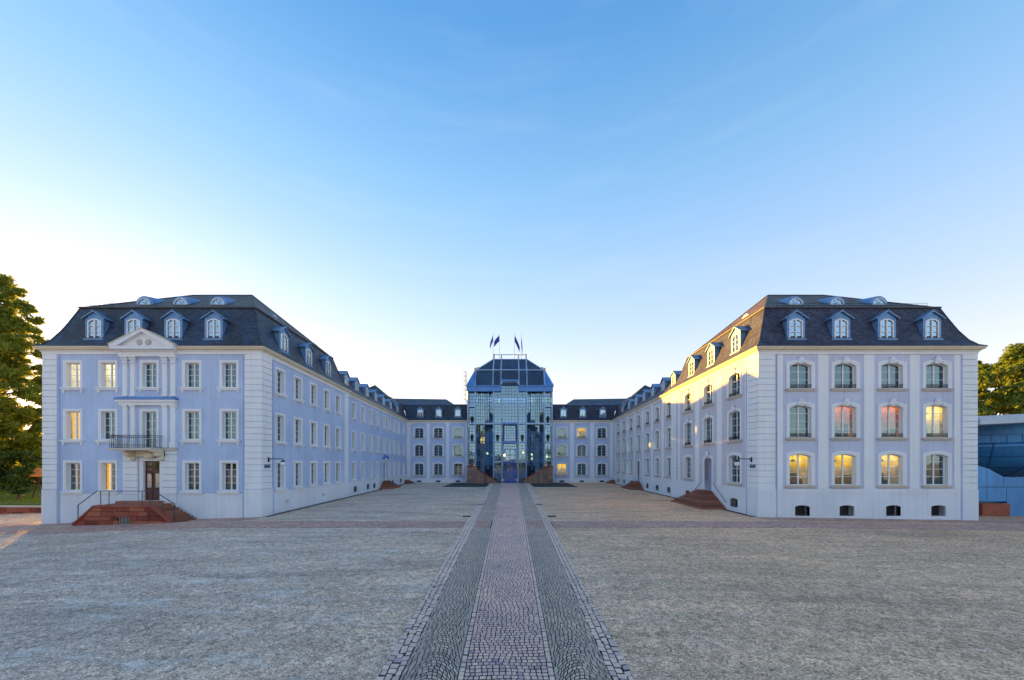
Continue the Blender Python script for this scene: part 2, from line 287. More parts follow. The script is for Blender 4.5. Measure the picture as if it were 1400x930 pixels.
# ------------------------------------------------------------------ object helpers
WM = {}
def _link(o, parent, mw):
    C.objects.link(o)
    if parent is not None:
        o.parent = parent; o.matrix_basis = WM[parent].inverted() @ mw
    else: o.matrix_basis = mw
    WM[o] = mw.copy(); return o
def thing(name, loc, label, cat, group=None, rz=0):
    o = bpy.data.objects.new(name, None); o.empty_display_size = .3
    _link(o, None, Matrix.Translation(loc) @ Matrix.Rotation(rz, 4, 'Z'))
    o['label'] = label; o['category'] = cat
    if group: o['group'] = group
    return o
def tag(o, label=None, cat=None, group=None, kind=None):
    for k, v in (('label', label), ('category', cat), ('group', group), ('kind', kind)):
        if v: o[k] = v
    return o
I4 = Matrix.Identity(4)
class MB:
    def __init__(s): s.v = []; s.f = []
    def add(s, vs, fs):
        b = len(s.v); s.v += [tuple(x) for x in vs]; s.f += [tuple(i+b for i in f) for f in fs]; return s
    def box(s, x0, x1, y0, y1, z0, z1):
        return s.add([(x0,y0,z0),(x1,y0,z0),(x1,y1,z0),(x0,y1,z0),(x0,y0,z1),(x1,y0,z1),(x1,y1,z1),(x0,y1,z1)],
            [(0,3,2,1),(4,5,6,7),(0,1,5,4),(1,2,6,5),(2,3,7,6),(3,0,4,7)])
    def quad(s, a, b, c, d): return s.add([a, b, c, d], [(0, 1, 2, 3)])
    def prism(s, pts, y0, y1):           # polygon in local x,z extruded along y
        n = len(pts); vs = [(x, y0, z) for x, z in pts] + [(x, y1, z) for x, z in pts]
        fs = [tuple(range(n)), tuple(range(2*n-1, n-1, -1))] + [(i, i+n, (i+1) % n+n, (i+1) % n) for i in range(n)]
        return s.add(vs, fs)
    def tube(s, pts, r, n=6, r2=None):
        pts = [Vector(p) for p in pts]; m = len(pts); vs = []
        for i, p in enumerate(pts):
            d = (pts[min(i+1, m-1)]-pts[max(i-1, 0)]).normalized()
            a = d.cross(Vector((0, 0, 1)) if abs(d.z) < .9 else Vector((1, 0, 0))).normalized(); b = d.cross(a)
            rr = r if r2 is None else r+(r2-r)*i/(m-1)
            if isinstance(r, (list, tuple)): rr = r[i]
            vs += [tuple(p+(a*math.cos(2*math.pi*k/n)+b*math.sin(2*math.pi*k/n))*rr) for k in range(n)]
        fs = [tuple(range(n-1, -1, -1)), tuple(range((m-1)*n, m*n))]
        for i in range(m-1):
            for k in range(n): fs.append((i*n+k, i*n+(k+1) % n, (i+1)*n+(k+1) % n, (i+1)*n+k))
        return s.add(vs, fs)
    def lathe(s, prof, cx=0, cy=0, n=12):   # prof: (r, z)
        vs = []; m = len(prof)
        for r, z in prof: vs += [(cx+r*math.cos(2*math.pi*k/n), cy+r*math.sin(2*math.pi*k/n), z) for k in range(n)]
        fs = [tuple(range(n-1, -1, -1)), tuple(range((m-1)*n, m*n))]
        for i in range(m-1):
            for k in range(n): fs.append((i*n+k, i*n+(k+1) % n, (i+1)*n+(k+1) % n, (i+1)*n+k))
        return s.add(vs, fs)
    def blob(s, cx, cy, cz, rx, ry, rz, n=6, m=4):
        prof = []
        vs = []; 
        for i in range(m+1):
            t = math.pi*i/m; rr = max(.02, math.sin(t))
            vs += [(cx+rx*rr*math.cos(2*math.pi*k/n), cy+ry*rr*math.sin(2*math.pi*k/n), cz-rz*math.cos(t)) for k in range(n)]
        fs = [tuple(range(n-1, -1, -1)), tuple(range(m*n, (m+1)*n))]
        for i in range(m):
            for k in range(n): fs.append((i*n+k, i*n+(k+1) % n, (i+1)*n+(k+1) % n, (i+1)*n+k))
        return s.add(vs, fs)
    def mesh(s, name, mat, smooth=False):
        me = bpy.data.meshes.new(name); me.from_pydata(s.v, [], s.f); me.materials.append(M[mat] if isinstance(mat, str) else mat)
        if smooth:
            me.polygons.foreach_set('use_smooth', [True]*len(me.polygons))
        me.update(); return me
def part(name, me, parent, mw=I4, mat=None, smooth=False):
    if isinstance(me, MB): me = me.mesh(name, mat, smooth)
    return _link(bpy.data.objects.new(name, me), parent, mw)
CACHE = {}
def cached(key, fn):
    if key not in CACHE: CACHE[key] = fn()
    return CACHE[key]
def T(x, y, z): return Matrix.Translation((x, y, z))
def frame(ox, oy, ux, uy):
    n = math.hypot(ux, uy); ux /= n; uy /= n
    return Matrix(((ux, -uy, 0, ox), (uy, ux, 0, oy), (0, 0, 1, 0), (0, 0, 0, 1)))
def PX(px, Y): return (px-697)/500*Y
def PZ(py, Y): return EYE+(633-py)/500*Y
def gz(x):
    if x < -20: return -min(-20-x, 40)*.031
    if x > 20: return -min(x-20, 40)*.015
    return 0.0

# ------------------------------------------------------------------ generic building pieces (local: x along wall, y into wall, z up)
def wall(name, mat, parent, fr, u0, u1, z0, z1, holes, y=0.0, thick=.35):
    us = sorted({u0, u1, *[h[0] for h in holes], *[h[1] for h in holes]}); zs = sorted({z0, z1, *[h[2] for h in holes], *[h[3] for h in holes]})
    us = [u for u in us if u0 <= u <= u1]; zs = [z for z in zs if z0 <= z <= z1]
    mb = MB()
    def solid(i, j):
        if not (0 <= i < len(us)-1 and 0 <= j < len(zs)-1): return False
        a, b = (us[i]+us[i+1])/2, (zs[j]+zs[j+1])/2
        return not any(h[0] < a < h[1] and h[2] < b < h[3] for h in holes)
    idx = {}
    def vi(i, j, k):
        if (i, j, k) not in idx: idx[(i, j, k)] = len(mb.v); mb.v.append((us[i], y+(thick if k else 0), zs[j]))
        return idx[(i, j, k)]
    for i in range(len(us)-1):
        for j in range(len(zs)-1):
            if not solid(i, j): continue
            mb.f.append((vi(i,j,0), vi(i+1,j,0), vi(i+1,j+1,0), vi(i,j+1,0)))
            mb.f.append((vi(i,j,1), vi(i,j+1,1), vi(i+1,j+1,1), vi(i+1,j,1)))
            if not solid(i-1, j): mb.f.append((vi(i,j,0), vi(i,j+1,0), vi(i,j+1,1), vi(i,j,1)))
            if not solid(i+1, j): mb.f.append((vi(i+1,j,0), vi(i+1,j,1), vi(i+1,j+1,1), vi(i+1,j+1,0)))
            if not solid(i, j-1): mb.f.append((vi(i,j,0), vi(i,j,1), vi(i+1,j,1), vi(i+1,j,0)))
            if not solid(i, j+1): mb.f.append((vi(i,j+1,0), vi(i+1,j+1,0), vi(i+1,j+1,1), vi(i,j+1,1)))
    return part(name, mb, parent, fr, mat)

def arc(w_, h, rise, n=8):          # opening contour bl..top..br ; h is the crown height
    if rise <= 0: return [(-w_/2, 0), (-w_/2, h), (w_/2, h), (w_/2, 0)]
    pts = [(-w_/2, 0)]
    for k in range(n+1):
        t = -1+2*k/n; pts.append((w_/2*t, h-rise*t*t))
    return pts+[(w_/2, 0)]
def surround_mb(w_, h, rise, b, depth, proud=.06, btop=None):
    inn = arc(w_, h, rise); btop = btop or b
    out = arc(w_+2*b, h+btop, rise*1.15 if rise else 0); mb = MB(); n = len(inn)
    mid = arc(w_+.9*b, h+btop*.45, rise) 
    y1 = -proud; y2 = -proud*.55
    rings = [[(x, .01, z) for x, z in out], [(x, y1, z) for x, z in out], [(x, y1, z) for x, z in mid], [(x, y2, z) for x, z in mid], [(x, y2, z) for x, z in inn], [(x, depth, z) for x, z in inn]]
    b0 = 0
    for rg in rings: mb.v += rg
    for r_ in range(len(rings)-1):
        for i in range(n-1): mb.f.append((r_*n+i, r_*n+i+1, (r_+1)*n+i+1, (r_+1)*n+i))
    return mb
def joinery_mb(w_, h, rise, rows, y, arch_strip=True, mull=.11, bar=.035):
    mb = MB(); f = .07; y1 = y+.06
    mb.box(-w_/2-.02, -w_/2+f, y, y1, 0, h); mb.box(w_/2-f, w_/2+.02, y, y1, 0, h)
    mb.box(-w_/2+f, w_/2-f, y, y1, 0, f); mb.box(-mull/2, mull/2, y-.015, y1, f, h)
    for k in range(1, rows):
        z = f+(h-f)*k/rows; mb.box(-w_/2+f, -mull/2, y+.01, y1-.01, z-bar/2, z+bar/2); mb.box(mull/2, w_/2-f, y+.01, y1-.01, z-bar/2, z+bar/2)
    if rise > 0:
        a = arc(w_, h, rise); b_ = arc(w_, h-f, rise)
        for i in range(1, len(a)-2): mb.add([(a[i][0], y-.003, a[i][1]), (a[i+1][0], y-.003, a[i+1][1]), (b_[i+1][0], y-.003, b_[i+1][1]), (b_[i][0], y-.003, b_[i][1])], [(0, 1, 2, 3)])
    else: mb.box(-w_/2+f, w_/2-f, y+.002, y1-.002, h-f, h)
    return mb
def cartouche_mb():
    mb = MB()
    mb.blob(0, 0, .02, .20, .09, .24, 8, 5); mb.blob(0, -.05, .12, .11, .08, .12)
    for s_ in (-1, 1):
        mb.blob(s_*.17, .01, -.08, .13, .06, .10); mb.blob(s_*.22, .01, .06, .07, .05, .13); mb.blob(s_*.12, 0, .24, .08, .06, .10)
        mb.blob(s_*.08, 0, -.20, .07, .05, .07)
        mb.tube([(s_*.14, .01, -.16), (s_*.27, .01, -.20), (s_*.36, .01, -.14), (s_*.33, .01, -.05)], .035, 5)
    mb.blob(0, 0, .33, .07, .06, .09); return mb
def guard_mb(w_):
    mb = MB(); y = -.02
    mb.box(-w_/2, w_/2, y-.015, y+.015, .30, .335); mb.box(-w_/2, w_/2, y-.015, y+.015, .05, .08)
    n = 9
    for k in range(n+1):
        x = -w_/2+.03+(w_-.06)*k/n; mb.box(x-.011, x+.011, y-.01, y+.01, .08, .30)
    for k in range(n):
        x = -w_/2+.03+(w_-.06)*(k+.5)/n; mb.lathe([(.045, -.012), (.045, .012)], 0, 0, 8)
        for q in range(8*2): mb.v[-16+q] = (x+mb.v[-16+q][0], y+mb.v[-16+q][2], .19+mb.v[-16+q][1])
    return mb
def room_mb(w_, h, y0, d=1.5):
    mb = MB(); a, b = -w_/2-.5, w_/2+.5
    mb.quad((a, y0, -.7), (a, y0+d, -.7), (a, y0+d, h+.3), (a, y0, h+.3)); mb.quad((b, y0, -.7), (b, y0, h+.3), (b, y0+d, h+.3), (b, y0+d, -.7))
    mb.quad((a, y0+d, -.7), (b, y0+d, -.7), (b, y0+d, h+.3), (a, y0+d, h+.3)); mb.quad((a, y0, h+.3), (a, y0+d, h+.3), (b, y0+d, h+.3), (b, y0, h+.3))
    mb.quad((a, y0, -.7), (b, y0, -.7), (b, y0+d, -.7), (a, y0+d, -.7)); return mb

def window(parent, fr, u, z0, w_, h, style, rows=4, rise=0, inside='room_dark', sill=True, bracket=False, guard=False, orn=False, near=True, curtain=None, b=.2):
    mw = fr @ T(u, 0, z0); rv = .24
    jm = cached(('j', w_, h, rise, rows), lambda: joinery_mb(w_, h, rise, rows, rv).mesh('window', 'joinery'))
    win = part('window', jm, parent, mw)
    sm = cached(('s', w_, h, rise, b), lambda: surround_mb(w_, h, rise, b, rv+.1).mesh('window_surround', 'white'))
    part('window_surround', sm, win, mw)
    f = .07; pw = (w_-.11-2*f)/2; ph = (h-f)/rows
    if near:
        pm = cached(('p', round(pw, 3), round(ph, 3)), lambda: MB().box(-pw/2, pw/2, 0, .008, 0, ph-.036).mesh('pane', 'pane'))
        for c_ in (-1, 1):
            for k in range(rows):
                part('pane', pm, win, mw @ T(c_*(.055+pw/2), rv+.028, f+ph*k+.018))
    else:
        gm = cached(('g', w_, h), lambda: MB().box(-w_/2+f, w_/2-f, rv+.028, rv+.036, f, h-.03).mesh('glass', 'pane'))
        part('glass', gm, win, mw)
    rm = cached(('r', w_, h, inside), lambda: room_mb(w_, h, rv+.105).mesh('room', inside)); part('room', rm, win, mw)
    if inside in ('room_warm', 'room_orange') and near:
        v = random.randrange(4)
        def fm_():
            q = random.Random(v*7+3); mb = MB(); x = -w_/2+q.uniform(0, .3)
            while x < w_/2: ww = q.uniform(.18, .5); hh_ = q.uniform(.35, 1.25); mb.box(x, x+ww, rv+.7, rv+1.1, -.6, hh_); x += ww+q.uniform(.05, .4)
            lx = q.uniform(-.4, .4); mb.tube([(lx, rv+.8, h+.2), (lx, rv+.8, h-.45)], .012, 4); mb.lathe([(.06, 0), (.20, -.18)], 0, 0, 8)
            for k in range(16): mb.v[-16+k] = (mb.v[-16+k][0]+lx, mb.v[-16+k][1]+rv+.8, mb.v[-16+k][2]+h-.42)
            return mb.mesh('furniture', 'furniture')
        part('furniture', cached(('f', w_, h, v), fm_), win, mw)
    if curtain:
        def cm():
            mb = MB(); n = 14; cv = -w_/2-.05 if curtain[0] == 'l' else (w_/2+.05-(w_*curtain[2])); ww = w_*curtain[2]
            vs = []
            for k in range(n+1):
                x = cv+ww*k/n; yy = rv+.22+.05*math.sin(k*2.1); vs += [(x, yy, .0), (x, yy, h)]
            mb.add(vs, [(2*k, 2*k+2, 2*k+3, 2*k+1) for k in range(n)]); return mb.mesh('curtain', curtain[1])
        part('curtain', cached(('c', w_, h, curtain), cm), win, mw)
    if style == 'L':
        if sill:
            def s_():
                mb = MB(); mb.box(-w_/2-b-.14, w_/2+b+.14, -.20, .0, -.14, -.04); mb.box(-w_/2-b-.08, w_/2+b+.08, -.13, .0, -.26, -.14); mb.box(-w_/2, w_/2, -.06, rv+.02, -.04, .0)
                if bracket:
                    for sx in (-1, 1): mb.box(sx*(w_/2+b-.05)-.06, sx*(w_/2+b-.05)+.06, -.10, 0, -.42, -.26); mb.blob(sx*(w_/2+b-.05), -.05, -.46, .05, .05, .06)
                return mb.mesh('window_sill', 'white')
            part('window_sill', cached(('sl', w_, b, bracket), s_), win, mw)
    else:
        def s2():
            mb = MB(); mb.box(-w_/2-b-.1, w_/2+b+.1, -.16, .0, -.13, -.06); mb.box(-w_/2-b-.02, w_/2+b+.02, -.09, .0, -.24, -.13); mb.box(-w_/2, w_/2, -.06, rv+.02, -.06, .0); return mb.mesh('window_sill', 'sill')
        part('window_sill', cached(('s2', w_, b), s2), win, mw)
        if guard: part('guard_rail', cached(('gr', w_), lambda: guard_mb(w_).mesh('guard_rail', 'iron')), win, mw)
        if orn: part('ornament', cached('cart', lambda: cartouche_mb().mesh('ornament', 'white', True)), win, mw @ T(0, -.13, h+.16))
    return win

def dormer(parent, fr, u, y, z, s=1.0, near=True):
    mw = fr @ T(u, y, z) @ Matrix.Scale(s, 4)
    def body():
        mb = MB(); W = .75
        # side cheeks and front plate with opening band
        mb.prism([(-W, -.12), (W, -.12), (W, 1.72), (0, 2.22), (-W, 1.72)], .10, 2.6)
        for sx in (-1, 1): mb.box(min(sx*W, sx*.60), max(sx*W, sx*.60), 0, .10, 0, 1.72)
        mb.prism([(-.60, 1.70), (.60, 1.70), (.60, 1.75), (.48, 1.9), (0, 2.2), (-.48, 1.9), (-.60, 1.75)], 0, .1)
        mb.box(-W-.06, W+.06, -.10, .2, -.16, 0)
        return mb.mesh('dormer', 'zinc')
    d = part('dormer', cached('dbody', body), parent, mw)
    def roofm():
        mb = MB()
        for sx in (-1, 1):
            a = [(0, 2.24), (sx*.98, 1.60), (sx*.98, 1.67), (0, 2.33)]
            if sx > 0: a = a[::-1]
            mb.prism(a, -.14, 2.7)
        mb.box(-.04, .04, -.16, 2.7, 2.30, 2.37); return mb.mesh('gable_roof', 'zincroof')
    part('gable_roof', cached('droof', roofm), d, mw)
    def jm():
        mb = MB(); a = arc(1.14, 1.68, .22); b_ = arc(.96, 1.58, .20)
        for i in range(len(a)-1):
            mb.add([(a[i][0], -.02, a[i][1]), (a[i+1][0], -.02, a[i+1][1]), (b_[i+1][0], -.02, max(.06, b_[i+1][1])), (b_[i][0], -.02, max(.06, b_[i][1])),
                    (a[i][0], .09, a[i][1]), (a[i+1][0], .09, a[i+1][1]), (b_[i+1][0], .09, max(.06, b_[i+1][1])), (b_[i][0], .09, max(.06, b_[i][1]))],
                   [(0, 1, 2, 3), (4, 7, 6, 5), (0, 4, 5, 1), (3, 2, 6, 7)])
        mb.box(-.57, .57, -.02, .09, 0, .07); mb.box(-.055, .055, -.015, .09, .07, 1.62)
        for z_ in (.55, 1.03):
            for sx in (-1, 1): mb.box(min(sx*.055, sx*.5), max(sx*.055, sx*.5), .0, .05, z_, z_+.035)
        return mb.mesh('window_frame', 'joinery')
    part('window_frame', cached('djoin', jm), d, mw)
    part('pane', cached('dglass', lambda: MB().prism(arc(1.0, 1.6, .20), .055, .07).mesh('pane', 'pane_dormer')), d, mw)
    # spandrel fillers round the arch
    def sp():
        mb = MB()
        for sx in (-1, 1):
            pts = [(sx*.60, 1.70), (sx*.60, 1.40)] + [(sx*.57*t, 1.68-.22*t*t) for t in (1, .8, .6, .4, .2, 0)] + [(0, 1.70)]
            mb.prism(pts if sx < 0 else pts[::-1], .003, .095)
        return mb.mesh('spandrel', 'zinc')
    part('spandrel', cached('dspan', sp), d, mw)
    return d
def lucarne(parent, fr, u, y, z):
    mw = fr @ T(u, y-.12, z-.08) @ Matrix.Scale(1.22, 4)
    def body():
        mb = MB(); n = 10; r = .66; L = 1.9
        vs = []
        for k in range(n+1):
            t = math.pi*k/n; vs.append((-r*math.cos(t), 0, r*1.02*math.sin(t))); vs.append((-r*.45*math.cos(t), L, .62+.55*math.sin(t)))
        fs = [(2*k, 2*k+2, 2*k+3, 2*k+1) for k in range(n)]; mb.add(vs, fs)
        ri = .47; ring = []
        for k in range(n+1):
            t = math.pi*k/n; ring += [(-r*math.cos(t), 0, r*1.02*math.sin(t)), (-ri*math.cos(t), 0, .06+ri*math.sin(t)*.95)]
        mb.add(ring, [(2*k, 2*k+1, 2*k+3, 2*k+2) for k in range(n)]); mb.box(-r-.1, r+.1, -.06, .25, -.1, .0)
        return mb.mesh('roof_light', 'zinc')
    d = part('roof_light', cached('lbody', body), parent, mw)
    def fm():
        mb = MB(); n = 10
        for (a, b) in ((.50, .44),):
            ring = []
            for k in range(n+1):
                t = math.pi*k/n; ring += [(-a*math.cos(t), -.03, .03+a*math.sin(t)), (-b*math.cos(t), -.03, .03+b*math.sin(t))]
            mb.add(ring, [(2*k, 2*k+1, 2*k+3, 2*k+2) for k in range(n)])
        for t in (60, 120): 
            c_, s_ = math.cos(R(t)), math.sin(R(t)); mb.tube([(0, -.01, .06), (.45*c_, -.01, .05+.45*s_)], .018, 4)
        mb.box(-.48, .48, -.03, .02, 0, .05); return mb.mesh('window_frame', 'joinery')
    part('window_frame', cached('lframe', fm), d, mw)
    part('pane', cached('lglass', lambda: MB().prism([(-.47*math.cos(math.pi*k/10), .04+.45*math.sin(math.pi*k/10)) for k in range(11)], .02, .03).mesh('pane', 'pane_dormer')), d, mw)

def offset_poly(P, d):               # inward offset of a convex quad given counter-clockwise
    n = len(P); L = []
    for i in range(n):
        a, b = Vector(P[i]), Vector(P[(i+1) % n]); t = (b-a).normalized(); nrm = Vector((-t.y, t.x)); L.append((a+nrm*d, t))
    out = []
    for i in range(n):
        p, t = L[i-1]; q, s_ = L[i]; den = t.x*s_.y-t.y*s_.x
        k = ((q.x-p.x)*s_.y-(q.y-p.y)*s_.x)/den; out.append((p.x+t.x*k, p.y+t.y*k))
    return out
def loft(P, prof, name, mat, parent, cap=False):
    mb = MB(); n = len(P)
    for d, z in prof: mb.v += [(x, y, z) for x, y in offset_poly(P, d)]
    for i in range(len(prof)-1):
        for k in range(n): mb.f.append((i*n+k, i*n+(k+1) % n, (i+1)*n+(k+1) % n, (i+1)*n+k))
    if cap: mb.f.append(tuple(range((len(prof)-1)*n, len(prof)*n)))
    return part(name, mb, parent, I4, mat)
CORNICE_A = [(.0, 13.30), (-.10, 13.34), (-.10, 13.50), (-.16, 13.54), (-.16, 13.60)]
CORNICE_B = [(-.16, 13.60), (-.28, 13.68), (-.36, 13.71), (-.36, 13.79), (-.41, 13.81), (-.44, 13.90), (-.38, 13.91), (.2, 13.91)]
def gutter(P, parent):
    loft(P, CORNICE_A, 'frieze', 'white', parent); loft(P, CORNICE_B, 'cornice', 'cream', parent)
MANS = [(-.42, 13.915), (-.10, 14.12), (.26, 14.62), (.62, 15.45), (1.0, 16.55), (1.37, 17.71)]

# ------------------------------------------------------------------ ground
mb = MB(); xs = [-4000, -400, -60, -40, -20, 20, 40, 60, 400, 4000]; ys = [-4000, -400, -60, 0, 30, 90, 400, 4500]
for y in ys:
    for x in xs: mb.v.append((x, y, gz(x)))
nx = len(xs)
for j in range(len(ys)-1):
    for i in range(nx-1): mb.f.append((j*nx+i, j*nx+i+1, (j+1)*nx+i+1, (j+1)*nx+i))
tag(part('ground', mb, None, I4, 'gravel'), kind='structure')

# ------------------------------------------------------------------ cobbles
def quad_stones(quads, tones, h0, name, mat, parent):
    """quads: (n,4,2) xy corners; each becomes a low frustum. One mesh."""
    q = np.asarray(quads, dtype=np.float64); n = len(q); cen = q.mean(axis=1, keepdims=True)
    hz = np.array([gz(c) for c in cen[:, 0, 0]])[:, None]
    top = cen+(q-cen)*.93; jit = np.random.uniform(-.002, .002, (n, 1)); tilt = np.random.uniform(-.0015, .0015, (n, 4))
    V = np.zeros((n, 8, 3)); V[:, :4, :2] = q; V[:, 4:, :2] = top; V[:, :4, 2] = h0+hz+.001; V[:, 4:, 2] = h0+.013+jit+tilt+hz
    F = np.array([[4, 5, 6, 7], [0, 1, 5, 4], [1, 2, 6, 5], [2, 3, 7, 6], [3, 0, 4, 7]])
    faces = (F[None]+8*np.arange(n)[:, None, None]).reshape(-1, 4)
    me = bpy.data.meshes.new(name); me.vertices.add(n*8); me.vertices.foreach_set('co', V.reshape(-1))
    nf = len(faces); me.loops.add(nf*4); me.polygons.add(nf); me.loops.foreach_set('vertex_index', faces.reshape(-1).astype(np.int32))
    me.polygons.foreach_set('loop_start', np.arange(0, nf*4, 4, dtype=np.int32)); me.polygons.foreach_set('loop_total', np.full(nf, 4, dtype=np.int32))
    at = me.attributes.new('tone', 'FLOAT', 'FACE'); at.data.foreach_set('value', np.repeat(np.asarray(tones, dtype=np.float32), 5))
    me.materials.append(M[mat]); me.update(calc_edges=True); me.validate()
    o = part(name, me, parent); o['kind'] = 'stuff'; return o
EDGE = {'c0': ((7.4, -.95), (27.4, -1.18), (67, -1.6), (82, -1.75)), 'c1': ((7.4, .80), (27.4, 1.02), (67, 1.54), (82, 1.7)),
        'b0': ((7.4, -2.26), (27.4, -2.57), (67, -3.35), (82, -3.6)), 'b1': ((7.4, 2.09), (27.4, 2.48), (67, 3.1), (82, 3.4)),
        'o0': ((7.4, -2.74), (27.4, -3.25), (67, -4.2), (82, -4.5)), 'o1': ((7.4, 2.56), (27.4, 3.02), (67, 3.9), (82, 4.2))}
def E(k, y):
    t = EDGE[k]
    if y <= t[0][0]: y = max(y, -10.); a, b = t[0], t[1]
    else:
        for a, b in zip(t, t[1:]):
            if y <= b[0]: break
    return a[1]+(b[1]-a[1])*(y-a[0])/(b[0]-a[0])
Y0, Y1 = 3.0, 80.3
path = bpy.data.objects.new('path', None); _link(path, None, T(0, Y0, 0)); tag(path, kind='structure')
mb = MB(); yy = [Y0, 7.4, 15, 24.78]; 
for y in (Y0, 7.4, 27.4, 67, 82): mb.v += [(E('o0', y)+.01, y, .006), (E('o1', y)-.01, y, .006)]
for k in range(4): mb.f.append((2*k, 2*k+1, 2*k+3, 2*k+2))
part('paving_bed', mb, path, I4, 'joint')
def strip(ka, kb, n, pitch, gap, fan=0.0, jit=.012, y0=Y0, y1=Y1, rowfan=1, skip=None, lengthwise=False):
    Q = []; y = y0; row = 0; gy = gap*1.75
    while y < y1:
        p = pitch*(1 if y < 40 else 1.25)
        if lengthwise:
            cuts = [c/n for c in range(n+1)]
            if n > 1: cuts = [cuts[0]+random.uniform(-.05, .05)]+[c_+random.uniform(-.04, .04) for c_ in cuts[1:-1]]+[cuts[-1]+random.uniform(-.05, .05)]
        else:
            cuts = [0.0]; u = random.uniform(.55, 1.1)/n
            while u < 1-.5/n: cuts.append(u); u += random.uniform(.82, 1.2)/n
            cuts.append(1.0)
        for c, (u0_, u1_) in enumerate(zip(cuts, cuts[1:])):
            dy = 0 if not lengthwise else random.uniform(-.02, .02)+(.5*p if c % 2 else 0)
            def yo(u):
                if not fan: return .02*math.sin(u*7+row*.3)
                return fan*math.sin(math.pi*u)
            cor = []
            for (u, e) in ((u0_, 0), (u1_, 0), (u1_, 1), (u0_, 1)):
                yb = y+dy+yo(u)+e*p
                xa, xb = E(ka, yb), E(kb, yb); x = xa+(xb-xa)*u
                sgx = gap/2 if u == u0_ else -gap/2; sgy = gy/2 if e == 0 else -gy/2
                cor.append((x+sgx+random.uniform(-jit, jit)*.5, yb+sgy+random.uniform(-jit, jit)*.5))
            yc = sum(c_[1] for c_ in cor)/4
            if skip and skip(yc): continue
            Q.append(cor)
        y += p; row += 1
    return Q
inb = lambda y: 24.75 < y < 27.95
QC = strip('c0', 'c1', 14, .128, .022)
def shrink(k0, k1, key, a, b):       # helper edges inset from another edge
    EDGE[key] = tuple((y, E(k0, y)+(E(k1, y)-E(k0, y))*a if b is None else E(k0, y)+b) for y, _ in EDGE[k0])
for key, base, dlt in (('ce0', 'c0', -.13), ('ce1', 'c1', .13), ('bo0', 'b0', 0), ('bo1', 'b1', 0)):
    EDGE[key] = tuple((y, v+dlt) for y, v in EDGE[base])
QE = strip('ce0', 'c0', 1, .17, .022, lengthwise=True)+strip('c1', 'ce1', 1, .17, .022, lengthwise=True)
QD = strip('b0', 'ce0', 11, .118, .022, fan=.62, skip=inb)+strip('ce1', 'b1', 11, .118, .022, fan=.62, skip=inb)
QO = strip('o0', 'b0', 3, .20, .024, lengthwise=True)+strip('b1', 'o1', 3, .20, .024, lengthwise=True)
SETS = (('centre', QC), ('edge', QE), ('dark', QD), ('edge', QO))
allq = []
for kind, Q in SETS:
    for q in Q: allq.append((sum(c_[1] for c_ in q)/4, kind, q))
allq.sort(key=lambda t: t[0])
vis = [t for t in allq if t[0] > 7.42]
near_, rest = vis[:290], [t for t in allq if t[0] <= 7.42]+vis[290:]
for yc, kind, q in near_:
    cx = sum(c_[0] for c_ in q)/4; z = random.uniform(-.002, .002)
    b4 = [(x-cx, y-yc, .007) for x, y in q]; t4 = [((x-cx)*.93, (y-yc)*.93, .019+z+random.uniform(-.0015, .0015)) for x, y in q]
    part('cobble', MB().add(b4+t4, [(4, 5, 6, 7), (0, 1, 5, 4), (1, 2, 6, 5), (2, 3, 7, 6), (3, 0, 4, 7)]), path, T(cx, yc, 0), 'cobp_'+kind)
for kind in ('centre', 'dark', 'edge'):
    sel = [t[2] for t in rest if t[1] == kind]
    tn = np.clip(np.random.beta(2.2, 2.0, len(sel)), 0, 1)
    quad_stones(sel, tn, .006, 'cobble_paving', 'cob_'+kind, path)
# cross band
band = bpy.data.objects.new('cross_path', None); _link(band, None, T(0, 26, 0)); tag(band, kind='structure')
B0, B1 = 25.0, 27.8
bxs = [-48, -40, -20, -2.72]; mb = MB()
for seg in ([-48, -40, -20, -3.24], [3.0, 20, 40, 52]):
    b_ = len(mb.v)
    for x in seg: mb.v += [(x, B0, gz(x)+.008), (x, B1, gz(x)+.008)]
    for k in range(3): mb.f.append((b_+2*k, b_+2*k+2, b_+2*k+3, b_+2*k+1))
part('paving_bed', mb, band, I4, 'bandjoint')
QB = []
for (xa, xb) in ((-48, -3.3), (3.05, 52)):
    x = xa
    while x < xb:
        off = random.uniform(-.08, .08); y = B0+off
        while y < B1-.1:
            j = [random.uniform(-.01, .01) for _ in range(8)]
            QB.append([(x+.01+j[0], y+.01+j[1]), (x+.165+j[2], y+.01+j[3]), (x+.165+j[4], y+.165+j[5]), (x+.01+j[6], y+.165+j[7])]); y += .18
        x += .18
quad_stones(QB, np.random.beta(2, 2, len(QB)), .008, 'cobble_paving', 'cob_band', band)
# filler where the dark strips meet the band
QX = []
for (ka, kb) in (('b0', 'ce0'), ('ce1', 'b1')):
    y = 24.75
    while y < 27.9:
        x = E(ka, y)
        while x < E(kb, y)-.1:
            QX.append([(x+.01, y+.01), (x+.155, y+.01), (x+.155, y+.155), (x+.01, y+.155)]); x += .17
        y += .17
quad_stones(QX, np.random.beta(2, 2, len(QX)), .006, 'cobble_paving', 'cob_band', path)
